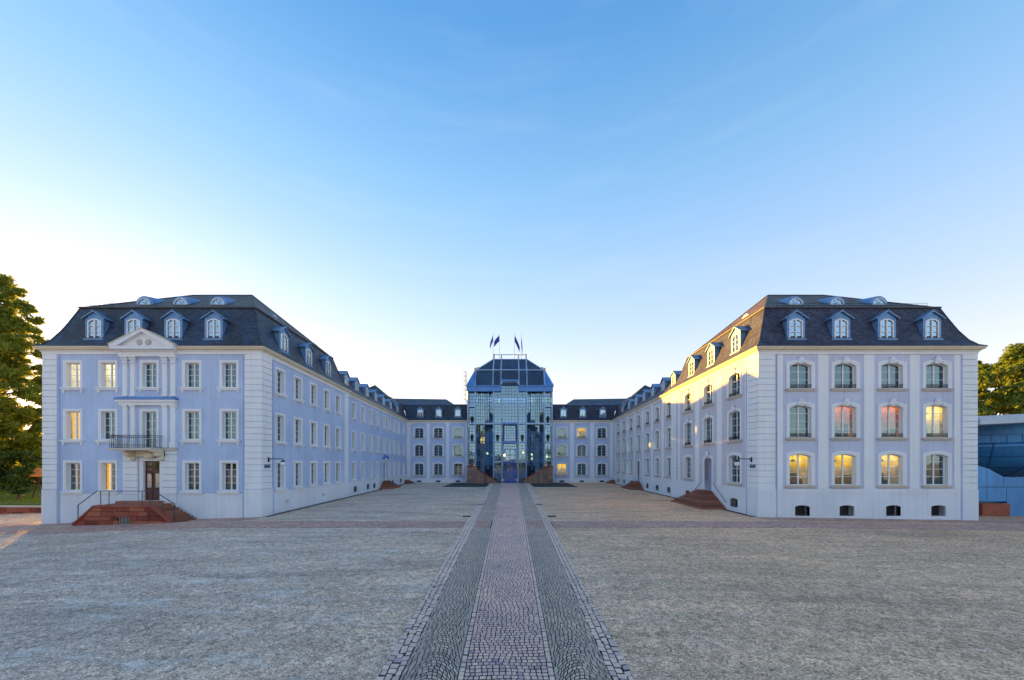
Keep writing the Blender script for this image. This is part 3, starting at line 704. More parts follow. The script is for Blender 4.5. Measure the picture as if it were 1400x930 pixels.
# paved strip along the facade feet
strip_o = bpy.data.objects.new('pavement', None); _link(strip_o, None, T(0, 29, 0)); tag(strip_o, kind='structure')
mb = MB()
for seg in ([-42, -40, -20.3], [20.3, 40, 46]):
    b_ = len(mb.v)
    for x in seg: mb.v += [(x, 28.5, gz(x)+.004), (x, 30.02, gz(x)+.004)]
    for k in range(2): mb.f.append((b_+2*k, b_+2*k+2, b_+2*k+3, b_+2*k+1))
part('paving_bed', mb, strip_o, I4, 'bandjoint')
QB = []
for (xa, xb) in ((-42, -20.2), (20.2, 46)):
    x = xa
    while x < xb:
        y = 28.55
        while y < 29.95:
            QB.append([(x+.01, y+.01), (x+.165, y+.01), (x+.165, y+.165), (x+.01, y+.165)]); y += .18
        x += .18
quad_stones(QB, np.random.beta(1.6, 2.6, len(QB)), .004, 'cobble_paving', 'cob_band', strip_o)
# side gutters along the wings and dark apron before the glass tower
mb = MB()
for s_ in (-1, 1):
    a, b_ = 19.02+.0459*30, 19.02+.0459*81
    for z in (0.005, .05):
        pass
    mb.add([(s_*(a-.55), 30, .006), (s_*a, 30, .006), (s_*b_, 81, .006), (s_*(b_-.55), 81, .006)], [(0, 1, 2, 3) if s_ > 0 else (3, 2, 1, 0)])
tag(part('drainage_channel', mb, None, I4, 'bandjoint'), kind='structure')
mb = MB()
for s_ in (-1, 1):
    i0 = 4.35; mb.add([(s_*i0, 67.3, .007), (s_*12.6, 67.3, .007), (s_*12.6, 82, .007), (s_*i0, 82, .007)], [(0, 1, 2, 3) if s_ > 0 else (3, 2, 1, 0)])
tag(part('asphalt_apron', mb, None, I4, 'asphalt'), kind='structure')
for x, y, lb in ((-3.15, 38.9, 'small dark drain grate left of the paved path, farther of the two'), (-3.55, 30.2, 'dark drain grate left of the path just past the cross band'),
              (3.1, 38.9, 'small dark drain grate right of the paved path, farther of the two'), (3.45, 30.2, 'dark drain grate right of the path just past the cross band')):
    g = MB()
    g.box(-.34, .34, -.16, -.12, 0, .05); g.box(-.34, .34, .12, .16, 0, .05)
    for k in range(9): g.box(-.34+.08*k, -.31+.08*k, -.12, .12, 0, .045)
    o = part('drain_grate', g, None, T(x, y, .01), 'iron'); tag(o, lb, 'grate', 'drain grates beside the path')

# ------------------------------------------------------------------ windows data
LT = dict(top=(10.65, 2.0), mid=(6.36, 2.30), low=(2.16, 2.28))
RT = dict(top=(10.56, 2.06), mid=(6.52, 2.66), low=(2.61, 2.55))
QUOIN_H = .505
def quoins(parent, x0, x1, y0, y1, zb, n=22, near=True, mat='white'):
    me = cached(('q', round(x1-x0, 2), round(y1-y0, 2), mat), lambda: MB().box(0, x1-x0, 0, y1-y0, 0, QUOIN_H-.035).mesh('quoin_stone', mat))
    for k in range(n): part('quoin_stone', me, parent, T(x0, y0, 2.30+k*QUOIN_H))
    part('quoin_base', MB().box(x0-.03, x1+.03, y0-.03, y1+.03, zb, 2.265), parent, I4, 'plinth')

def pavilion(sx):
    left = sx < 0
    nm = ('pale blue three-storey palace pavilion with pediment, balcony and slate mansard roof' if left else
          'lavender three-storey palace pavilion with arched windows, sunlit inner roof and lit rooms')
    X = lambda a: sx*a
    P = thing('palace_pavilion', (sx*29.3, 30, 0), nm, 'building')
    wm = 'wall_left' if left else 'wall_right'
    xo = 38.22; YB = 47.8; xi = 20.40; xib = 19.02+.0459*YB
    # footprint CCW
    fp = [(-xo, 30), (-xi, 30), (-xib, YB), (-xo, YB)] if left else [(xi, 30), (xo, 30), (xo, YB), (xib, YB)]
    ffr = frame(fp[0][0], 30, 1, 0); W = xo-xi
    sfr = frame(-xi, 30, -.0459, 1) if left else frame(xib, YB, -.0459, -1)
    SL = math.hypot(YB-30, xib-xi)
    holes = []; base = 1.92 if left else 2.30
    ys = (lambda Y: (Y-30)*1.00105) if left else (lambda Y: (YB-Y)*1.00105)
    if left:
        cols = [-35.82, -32.94, -29.55, -26.06, -23.01]; wl = []
        for i, x in enumerate(cols):
            u = x+xo
            for fl in ('top', 'mid', 'low'):
                z, h = LT[fl]
                if i == 2 and fl == 'low': continue
                if i == 2 and fl == 'mid': z, h = 5.65, 3.0
                wl.append((u, z, h, i, fl))
                holes.append((u-.60, u+.60, z-.03, z+h+.01))
        holes.append((-29.37+xo-.72, -29.37+xo+.72, 1.36, 4.66))
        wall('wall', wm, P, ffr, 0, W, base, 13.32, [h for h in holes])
        wall('plinth', 'plinth', P, ffr, 0, W, -1.2, base, [(-29.37+xo-.72, -29.37+xo+.72, 1.36, 4.66)], y=-.02)
        look = {(0, 'top'): ('room_pale', None), (1, 'top'): ('room_pale', ('r', 'curtain', .45)), (0, 'mid'): ('room_warm', ('l', 'curtain_lit', 1.0)), (1, 'mid'): ('room_grey', None),
                (0, 'low'): ('room_grey', ('r', 'curtain_lit', .42)), (1, 'low'): ('room_dark', ('l', 'curtain_lit', .45))}
        for u, z, h, i, fl in wl:
            ins, cur = look.get((i, fl), ('room_dark', None))
            window(P, ffr, u, z, 1.16, h, 'L', 4, 0, ins, sill=not (i == 2 and fl == 'mid'), bracket=fl != 'low', curtain=cur)
        sh = []; sw = []
        for Y in (32.62, 35.62, 38.7, 41.75, 44.85):
            for fl in ('top', 'mid', 'low'):
                z, h = LT[fl]; u = ys(Y); sh.append((u-.60, u+.60, z-.03, z+h+.01)); sw.append((u, z, h, fl))
        wall('wall', wm, P, sfr, 0, SL, base, 13.32, sh); wall('plinth', 'plinth', P, sfr, 0, SL, -1.2, base, [], y=-.02)
        for u, z, h, fl in sw: window(P, sfr, u, z, 1.16, h, 'L', 4, 0, 'room_grey' if random.random() < .4 else 'room_dark', bracket=fl != 'low')
        for Y in (33.7, 40.9):
            vb = MB(); vb.box(-.22, .22, -.03, .0, 0, .20); vb.prism([(-.26, .2), (.26, .2), (.16, .3), (-.16, .3)], -.07, .0)
            part('cellar_vent', vb, P, sfr @ T(ys(Y), -.02, .75), 'sill')
    else:
        cols = [23.82, 27.5, 31.33, 35.0]; wl = []
        for i, x in enumerate(cols):
            u = x-xi
            for fl in ('top', 'mid', 'low'):
                z, h = RT[fl]; wl.append((u, z, h, i, fl)); holes.append((u-.92, u+.92, z-.03, z+h+.01))
        bas = [(x-xi-.60, x-xi+.60, .10, .98) for x in (23.95, 27.6, 31.4, 35.1)]
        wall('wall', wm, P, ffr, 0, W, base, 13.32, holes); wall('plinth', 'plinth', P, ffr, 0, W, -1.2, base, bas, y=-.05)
        look = {(0, 'mid'): ('room_grey', None), (1, 'mid'): ('room_orange', ('r', 'curtain_rust', .30)), (2, 'mid'): ('room_orange', ('l', 'curtain_rust', .35)), (3, 'mid'): ('room_warm', ('l', 'curtain_rust', .28)),
                (0, 'low'): ('room_warm', ('l', 'curtain', .22)), (1, 'low'): ('room_warm', ('r', 'curtain', .32)), (2, 'low'): ('room_warm', None), (3, 'low'): ('room_grey', ('r', 'curtain', .25))}
        for u, z, h, i, fl in wl:
            ins, cur = look.get((i, fl), ('room_dark', None))
            window(P, ffr, u, z, 1.78, h, 'R', 3 if fl == 'top' else 4, .20, ins, guard=fl != 'low', orn=fl != 'low', b=.27)
        for h in bas: cellar(P, ffr, (h[0]+h[1])/2, .10, -.05)
        for a, b in ((1117.7, 1131.8), (1180.7, 1194.3), (1243, 1256), (1062, 1069.5), (1303.7, 1313)):
            part('pilaster', MB().box(PX(a, 30)-xi, PX(b, 30)-xi, -.05, 0, base+.002, 13.30), P, ffr, 'white')
        part('string_course', MB().box(1.4, W-1.4, -.075, -.05, 1.98, 2.04), P, ffr, 'plinth')
        sh = []; sw = []
        for i, Y in enumerate((33.5, 38.35, 43.1)):
            for fl in ('top', 'mid', 'low'):
                z, h = RT[fl]; u = ys(Y)
                if i == 1 and fl == 'low': sh.append((u-.78, u+.78, 1.6, 5.02)); continue
                sh.append((u-.92, u+.92, z-.03, z+h+.01)); sw.append((u, z, h, fl, i))
        sb = [(ys(Y)-.60, ys(Y)+.60, .42, 1.22) for Y in (33.5, 43.1)]
        wall('wall', 'wall_right_side', P, sfr, 0, SL, base, 13.32, sh)
        wall('plinth', 'plinth', P, sfr, 0, SL, -1.2, base, sb+[(ys(38.35)-.78, ys(38.35)+.78, 1.6, 5.02)], y=-.05)
        for u, z, h, fl, i in sw: window(P, sfr, u, z, 1.78, h, 'R', 3 if fl == 'top' else 4, .20, 'room_grey', guard=fl != 'low', orn=fl != 'low', b=.27)
        for h in sb: cellar(P, sfr, (h[0]+h[1])/2, .42, -.05, .80)
        for Ya, Yb in ((31.75, 31.2), (36.5, 35.6), (41.2, 40.25), (45.9, 45.3)):
            part('pilaster', MB().box(ys(Ya), ys(Yb), -.05, 0, base+.002, 13.30), P, sfr, 'white')
        door(P, sfr, ys(38.35), 1.6, 1.56, 3.4, 'doorgrey', arched=True)
        part('ornament', cached('cart', lambda: cartouche_mb().mesh('ornament', 'white', True)), P, sfr @ T(ys(38.35), -.13, 5.35))
    # plain outer and back walls
    ofr = frame(-xo, YB, 0, -1) if left else frame(xo, 30, 0, 1)
    wall('wall', wm, P, ofr, 0, YB-30, -1.2, 13.32, []); bfr = frame(fp[2][0], YB, -1, 0)
    wall('wall', wm, P, bfr, 0, abs(fp[3][0]-fp[2][0]), 0, 13.32, [])
    # quoins
    if left:
        quoins(P, -21.72, -20.33, 29.93, 31.28, -.1); quoins(P, -38.29, -37.10, 29.93, 31.2, -.9); quoins(P, -xib-.5, -xib+.09, YB-1.0, YB+.06, -.1)
    else:
        quoins(P, 20.33, 21.72, 29.93, 31.28, -.2); quoins(P, 37.05, 38.29, 29.93, 31.2, -.5); quoins(P, xib-.09, xib+.5, YB-1.3, YB+.06, -.1)
    gutter(fp, P)
    dp = -sx
    part('downpipe', MB().tube([(sx*(xi+.0459*1.55)-sx*.07, 31.55, 0), (sx*(xi+.0459*1.55)-sx*.07, 31.55, 13.5)], .05), P, I4, 'wall_rear')
    part('downpipe', MB().tube([(sx*21.86, 29.93, -.1), (sx*21.86, 29.93, 13.5)], .035), P, I4, 'wall_rear')
    part('downpipe', MB().tube([(sx*36.95, 29.93, -.5), (sx*36.95, 29.93, 13.5)], .035), P, I4, 'wall_rear')
    # roof
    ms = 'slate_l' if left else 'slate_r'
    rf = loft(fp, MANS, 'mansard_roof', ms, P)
    loft(fp, [(1.33, 17.69), (1.28, 17.70), (1.27, 17.79), (1.34, 17.84), (1.5, 17.84)], 'roof_edge_roll', 'leadroll', P)
    q = offset_poly(fp, 1.40); zb = 17.75; zr = 21.6
    yr = 37.46; r0, r1 = (-32.4, -26.4) if left else (26.4, 32.2)
    A, B, Cc, D = [(x, y, zb) for x, y in q]; E0, E1 = (r0, yr, zr), (r1, yr, zr)
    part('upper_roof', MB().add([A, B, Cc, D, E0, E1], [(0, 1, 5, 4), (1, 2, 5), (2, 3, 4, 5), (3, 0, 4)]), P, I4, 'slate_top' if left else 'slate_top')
    ridge = MB()
    for a, b in ((A, E0), (B, E1), (Cc, E1), (D, E0), (E0, E1)): ridge.tube([a, b], .07, 5)
    part('ridge_capping', ridge, P, I4, 'leadroll')
    for k in range(4):
        pts = [offset_poly(fp, d)[k]+(z,) for d, z in MANS[:]]; part('hip_capping', MB().tube(pts, .05, 5), P, I4, ms)
    dx = [-34.5, -31.25, -27.95, -24.6] if left else [23.75, 27.5, 31.3, 35.05]
    for x in dx: dormer(P, ffr, x-fp[0][0], .36, 14.74)
    for Y in (33.95, 38.5, 43.05): dormer(P, sfr, ys(Y), .36, 14.74)
    for x in ((-32.9, -29.6, -26.25) if left else (25.7, 29.4, 33.2)): lucarne(P, ffr, x-fp[0][0], 3.02, 18.72)
    lucarne(P, sfr, ys(36.8), 3.0, 18.6)
    # snow guard rail
    sg = MB(); n = 30
    a, b = (22.9, 36.4) if not left else (-36.6, -33.4)
    if left: n = 8
    for zz in (.12, .30): sg.tube([(a, 31.9, 18.05+zz), (b, 31.9, 18.05+zz)], .012, 4)
    for k in range(n+1):
        x = a+(b-a)*k/n; sg.tube([(x, 31.9, 17.98), (x, 31.9, 18.37)], .014, 4)
    part('snow_guard', sg, P, I4, 'iron')
    sg = MB()
    for zz in (.12, .32): sg.tube([(sx*22.4, 36.5, 18.0+zz), (sx*22.75, 43.2, 18.0+zz)], .012, 4)
    for k in range(13): sg.tube([(sx*(22.4+.35*k/12), 36.5+6.7*k/12, 17.9), (sx*(22.4+.35*k/12), 36.5+6.7*k/12, 18.35)], .014, 4)
    part('snow_guard', sg, P, I4, 'iron')
    return P, ffr, sfr, ys, fp

def cellar(P, fr, u, z, y, h=.88):
    mw = fr @ T(u, y, z)
    rec = MB(); w_ = 1.2
    rec.quad((-w_/2, 0, 0), (-w_/2, .6, 0), (-w_/2, .6, h), (-w_/2, 0, h)); rec.quad((w_/2, 0, 0), (w_/2, 0, h), (w_/2, .6, h), (w_/2, .6, 0))
    rec.quad((-w_/2, 0, h), (-w_/2, .6, h), (w_/2, .6, h), (w_/2, 0, h)); rec.quad((-w_/2, 0, 0), (w_/2, 0, 0), (w_/2, .6, 0), (-w_/2, .6, 0))
    for sx in (-1, 1):
        pts = [(sx*w_/2, h-.12), (sx*w_/2, h+.01), (0, h+.01), (0, h-.005), (sx*w_/4, h-.03)]; rec.prism(pts if sx > 0 else pts[::-1], -.002, .5)
    c_ = part('cellar_window', rec, P, mw, 'plinth')
    part('room', MB().box(-w_/2, w_/2, .5, .55, 0, h), c_, mw, 'iron')
    g = MB()
    for k in range(8): g.tube([(-w_/2+.1+k*.143, .12, 0), (-w_/2+.1+k*.143, .12, h-.04)], .012, 4)
    for z_ in (.28, .56): g.tube([(-w_/2, .12, z_*h/.88), (w_/2, .12, z_*h/.88)], .012, 4)
    part('grille', g, c_, mw, 'iron')

def door(P, fr, u, z, w_, h, mat, arched=False, glazed=False, rv=.36):
    mw = fr @ T(u, 0, z)
    d = MB(); d.box(-w_/2, -.01, rv, rv+.06, 0, h-(.9 if glazed else .35)); d.box(.01, w_/2, rv, rv+.06, 0, h-(.9 if glazed else .35))
    d.box(-w_/2, w_/2, rv-.02, rv+.06, h-(.9 if glazed else .35), h-(.80 if glazed else .28)); d.box(-w_/2, w_/2, rv+.01, rv+.06, h-(.80 if glazed else .28), h)
    dr = part('door', d, P, mw, mat)
    pn = MB()
    for sx in (-1, 1):
        c_ = sx*w_/4; q = w_/4-.09
        pn.box(c_-q, c_+q, rv-.025, rv, .15, .85)
        if not glazed: pn.box(c_-q, c_+q, rv-.025, rv, 1.0, h-.55)
        else:
            for a, b in ((-q, -q+.05), (q-.05, q)): pn.box(c_+a, c_+b, rv-.03, rv, .98, h-1.0)
            pn.box(c_-q, c_+q, rv-.03, rv, .95, 1.0); pn.box(c_-q, c_+q, rv-.03, rv, h-1.05, h-1.0)
    part('door_panel', pn, dr, mw, mat)
    if glazed:
        for sx in (-1, 1):
            c_ = sx*w_/4; q = w_/4-.14
            part('pane', MB().box(c_-q, c_+q, rv-.012, rv-.004, 1.0, h-1.05), dr, mw, 'pane_dormer'); part('pane', MB().box(c_-q, c_+q, rv-.004, rv+.004, h-.72, h-.08), dr, mw, 'pane')
    part('door_handle', MB().tube([(.05, rv-.03, 1.05), (.05, rv-.07, 1.05), (.17, rv-.07, 1.05)], .014, 5), dr, mw, 'gold')
    sm = surround_mb(w_, h, .22 if arched else 0, .26, rv+.02, .08).mesh('door_surround', 'white'); part('door_surround', sm, dr, mw)
    return dr

def pyramid_stair(label, fr, u, half0, half1, d0, d1, n, H, mat='steps', group=None, rails=True, base_y=0):
    o = fr @ T(u, 0, 0); loc = o.to_translation()
    S = thing('entrance_stair', tuple(loc), label, 'stairs', group)
    for k in range(n):
        t = k/(n-1); hf = half1+(half0-half1)*t; dd = d1+(d0-d1)*t; z0 = H/n*k
        st = MB().box(-hf, hf, -dd, -.06, z0-(.3 if k == 0 else 0)+.001, z0+H/n-.04); st.box(-hf-.025, hf+.025, -dd-.025, -.06, z0+H/n-.04, z0+H/n)
        part('step', st, S, o, mat)
    if rails:
        for sg in (-1, 1):
            a = (sg*(half0+.35), -.16, H+.75); b = (sg*(half1+.1), -.16, .75)
            rl = MB().tube([a, b], .022, 6); rl.tube([a, (a[0], -.05, a[2])], .015, 4); rl.tube([b, (b[0], -.05, b[2])], .015, 4)
            part('handrail', rl, S, o, 'iron')
    return S

LP, LF, LS, lys, lfp = pavilion(-1)
RP, RF, RS, rys, rfp = pavilion(1)

# ---- centre bay of the left pavilion (front frame u = X + 38.22)
U = lambda px: PX(px, 30)+38.22
for a, b in ((170, 175.5), (180.5, 186), (224, 230), (235, 241)):
    u0, u1 = U(a), U(b)
    m = MB().box(u0, u1, -.16, 0, 10.0, 12.40); m.box(u0-.05, u1+.05, -.20, 0, 9.86, 10.0); part('pilaster', m, LP, LF, 'white')
    c_ = MB().box(u0-.02, u1+.02, -.17, 0, 12.40, 12.47); uc = (u0+u1)/2
    c_.box(u0-.10, u1+.10, -.26, 0, 13.03, 13.12)
    for s_ in (-1, 1):
        c_.blob(uc+s_*.19, -.17, 12.93, .09, .08, .10); c_.blob(uc+s_*.13, -.17, 12.62, .08, .07, .13)
    c_.blob(uc, -.19, 12.72, .08, .08, .20); c_.box(u0, u1, -.15, 0, 12.47, 13.03); part('capital', c_, LP, LF, 'white')
    m = MB().box(u0, u1, -.16, 0, 6.15, 9.02); m.box(u0-.06, u1+.06, -.21, 0, 5.68, 6.15); m.box(u0-.05, u1+.05, -.22, 0, 9.02, 9.14); part('pilaster', m, LP, LF, 'white')
e = MB().box(U(165), U(241.8), -.24, 0, 13.12, 13.50); e.box(U(163), U(243), -.34, 0, 13.50, 13.62); part('entablature', e, LP, LF, 'white')
e = MB().box(U(166), U(242), -.25, 0, 9.14, 9.40); e.box(U(163.5), U(244), -.38, 0, 9.40, 9.58); part('entablature', e, LP, LF, 'white')
part('entablature_flashing', MB().prism([(U(162.5), 9.58), (U(245), 9.58), (U(243), 9.78), (U(164.5), 9.78)], -.44, 0), LP, LF, 'bluesteel')
u0, u1 = U(160.5), U(245.5); uc = (u0+u1)/2
ped = MB()
ped.box(u0, u1, -.62, .1, 13.62, 13.86)
ped.prism([(u0+.5, 13.86), (u1-.5, 13.86), (uc, 15.0)], -.38, .5)
for s_ in (-1, 1):
    q = [(uc, 15.02), (uc, 15.24), (uc+s_*(u1-u0+.12)/2, 13.98), (uc+s_*(u1-u0+.12)/2, 13.86), (uc+s_*(u1-u0-1.1)/2, 13.86)]
    ped.prism(q[::-1] if s_ < 0 else q, -.64, .6)
part('pediment', ped, LP, LF, 'white')
pr = MB()
for s_ in (-1, 1):
    q = [(uc, 15.24), (uc, 15.30), (uc+s_*(u1-u0+.2)/2, 14.03), (uc+s_*(u1-u0+.2)/2, 13.98)]
    pr.prism(q[::-1] if s_ < 0 else q, -.68, 1.3)
part('pediment_capping', pr, LP, LF, 'cream')
for s_ in (-1, 1):
    part('oval_shield', MB().blob(uc+s_*.36, -.40, 14.22, .24, .09, .24, 10, 6), LP, LF, 'sill', True)
# ground floor rusticated piers, balcony, door
me = MB().box(0, U(189.5)-U(170), -.14, 0, 0, .50).mesh('rusticated_stone', 'white')
for a in (U(170), U(223)):
    for k in range(7): part('rusticated_stone', me, LP, LF @ T(a, 0, 1.92+k*.535))
    part('pier_base', MB().box(a-.02, a+U(189.5)-U(170)+.02, -.16, 0, -.5, 1.88), LP, LF, 'plinth')
part('balcony_slab', MB().box(U(169), U(226), -1.25, 0, 5.44, 5.62), LP, LF, 'sill')
part('string_course', MB().box(U(226)+.003, U(243), -.24, 0, 5.42, 5.64), LP, LF, 'sill')
cb = MB()
for s_ in (-1, 1):
    xc = U(205)+s_*1.15
    cb.prism([(xc-.2, 5.44), (xc-.2, 4.75), (xc, 4.62), (xc+.2, 4.75), (xc+.2, 5.44)], -.35, 0)
    cb.blob(xc, -.5, 5.16, .2, .45, .26, 8, 5); cb.blob(xc, -.25, 4.80, .17, .22, .2, 8, 5); cb.box(xc-.19, xc+.19, -1.1, 0, 5.32, 5.44)
cb.box(U(205)-1.35, U(205)+1.35, -.22, 0, 4.95, 5.44); cb.blob(U(208), -.3, 5.05, .5, .2, .28, 8, 5)
part('balcony_corbel', cb, LP, LF, 'cream')
rl = MB(); x0, x1 = U(171), U(224.5)
rl.box(x0, x1, -1.2, -1.16, 6.60, 6.64); rl.box(x0, x1, -1.2, -1.16, 6.42, 6.44); rl.box(x0, x1, -1.2, -1.16, 5.68, 5.71)
for xx in (x0, x1): rl.box(xx-.02, xx+.02, -1.2, 0, 6.60, 6.64); rl.box(xx-.02, xx+.02, -1.2, 0, 5.68, 5.71)
n = 22
for k in range(n+1):
    xx = x0+(x1-x0)*k/n; rl.tube([(xx, -1.18, 5.62), (xx, -1.18, 6.60)], .014, 4)
    if k < n: rl.tube([(xx+.02, -1.18, 6.43), (xx+(x1-x0)/n/2, -1.18, 6.56), (xx+(x1-x0)/n-.02, -1.18, 6.43)], .010, 4); rl.tube([(xx, -1.18, 5.78), (xx+(x1-x0)/n/2, -1.18, 5.92), (xx+(x1-x0)/n, -1.18, 5.78)], .010, 4)
for xx in (x0, x1):
    for k in range(1, 8): rl.tube([(xx, -1.18+k*.15, 5.62), (xx, -1.18+k*.15, 6.60)], .014, 4)
part('balcony_railing', rl, LP, LF, 'iron')
door(LP, LF, U(207.5), 1.36, 1.34, 3.24, 'doorwood', glazed=True, rv=.14)

# ---- left entrance stair
S = thing('entrance_stair', (-29.9, 29, gz(-30)), 'double red sandstone stair with grey handrail before the dark brown balcony door', 'stairs')
g0 = -.36; TOPZ = 1.17; Yf = 28.2
xL0, xL1, xR1, xR0 = PX(100, Yf), PX(127.5, Yf), PX(206, Yf), PX(236, Yf)
# parapet wall in sandstone blocks clipped to the sloping ends
rows = 4; hh = (TOPZ-g0-.14)/rows
for r_ in range(rows):
    za, zb_ = g0-.1*(r_ == 0)+hh*r_, g0+hh*(r_+1)-.012
    def xl(z): t = min(1, max(0, (z-g0)/(TOPZ-.14-g0))); return xL0+(xL1-xL0)*t
    def xr(z): t = min(1, max(0, (z-g0)/(TOPZ-.14-g0))); return xR0+(xR1-xR0)*t
    cuts = [xL0-1]; x = xL0+.4+random.uniform(.3, .8)
    while x < xR0-.5: cuts.append(x); x += random.uniform(.7, 1.25)
    cuts.append(xR0+1)
    for a, b in zip(cuts, cuts[1:]):
        a0, b0 = max(a, xl(za)), min(b, xr(za)); a1, b1 = max(a, xl(zb_)), min(b, xr(zb_))
        if b0-a0 < .1: continue
        if b1-a1 < .02: b1 = a1+.02
        gx0, gx1 = PX(161, Yf), PX(177, Yf)
        if r_ < 2 and a < gx1 and b > gx0:      # leave the grated opening
            for (p, q) in ((max(a0, a1), gx0), (gx1, min(b0, b1))):
                if q-p > .12: part('stone_block', MB().box(p, q-.012, Yf+random.uniform(-.012, .012), Yf+.32, za, zb_), S, I4, 'redstone')
            continue
        yq = Yf+random.uniform(-.012, .012)
        part('stone_block', MB().prism([(a0, za), (b0-.03, za), (b1-.03, zb_-.015), (a1, zb_-.015)], yq, Yf+.32), S, I4, 'redstone')
cop = MB().box(xL1-.02, xR1+.02, Yf-.06, Yf+.40, TOPZ-.14, TOPZ)
for (xa, xb) in ((xL0, xL1), (xR0, xR1)):
    s_ = 1 if xa > xb else -1
    q = [(xa+s_*.05, g0-.05), (xa+s_*.05, g0+.10), (xb, TOPZ), (xb, TOPZ-.14)]
    cop.prism(q if s_ < 0 else q[::-1], Yf-.06, Yf+.40)
part('coping', cop, S, I4, 'redstone')
gr = MB(); gx0, gx1 = PX(161, Yf), PX(177, Yf)
for k in range(8): x = gx0+.07+(gx1-gx0-.14)*k/7; gr.tube([(x, Yf+.06, g0), (x, Yf+.06, g0+hh*2)], .018, 4)
part('grate', gr, S, I4, 'sill'); part('grate_recess', MB().box(gx0, gx1, Yf+.26, Yf+.31, g0, g0+hh*2), S, I4, 'iron')
part('grate_lintel', MB().prism([(gx0-.02, g0+hh*2-.12), (gx0+.2, g0+hh*2-.02), (gx1-.2, g0+hh*2-.02), (gx1+.02, g0+hh*2-.12), (gx1+.02, g0+hh*2+.0), (gx0-.02, g0+hh*2+.0)], Yf-.02, Yf+.25), S, I4, 'redstone')
nst = 8
part('landing', MB().box(xL1+.1, xR1+.15, Yf+.32, 29.80, g0-.1, TOPZ-.01), S, I4, 'steps')
part('threshold', MB().box(PX(169, 30), PX(226, 30), 29.35, 29.84, TOPZ-.01, 1.355), S, I4, 'steps')
for k in range(nst):
    z1 = TOPZ-.01-(k+1)*(TOPZ-g0)/(nst+1)
    for sg, xe in ((1, xR1+.15), (-1, xL1+.1)):
        ln = .285; xa = xe+sg*ln*k; xb = xa+sg*ln
        ex = .62 if sg > 0 else 0
        x0, x1 = min(xa, xb), max(xa, xb)
        part('step', MB().box(x0, x1+.02, Yf+(.42 if sg < 0 else .36), 29.80, g0-.2, z1), S, I4, 'steps')
hr = MB(); zr = 2.26; yy = Yf+.12
pts = [(PX(104, Yf), yy, g0+.05), (PX(104, Yf), yy, PZ(691, Yf)), (PX(130, Yf), yy, zr), (PX(208.5, Yf), yy, zr), (PX(236, Yf), yy, PZ(689, Yf)), (PX(236, Yf), yy, g0+.1)]
for a, b in zip(pts, pts[1:]): hr.tube([a, b], .032, 6)
for px in (135, 146.5, 192, 203): hr.tube([(PX(px, Yf), yy, TOPZ-.02), (PX(px, Yf), yy, zr)], .026, 6)
part('handrail', hr, S, I4, 'railgrey')

pyramid_stair('red sandstone pyramid stair before the blue-grey side door of the right pavilion', RS, rys(38.35), .95, 3.6, .9, 2.45, 9, 1.6)

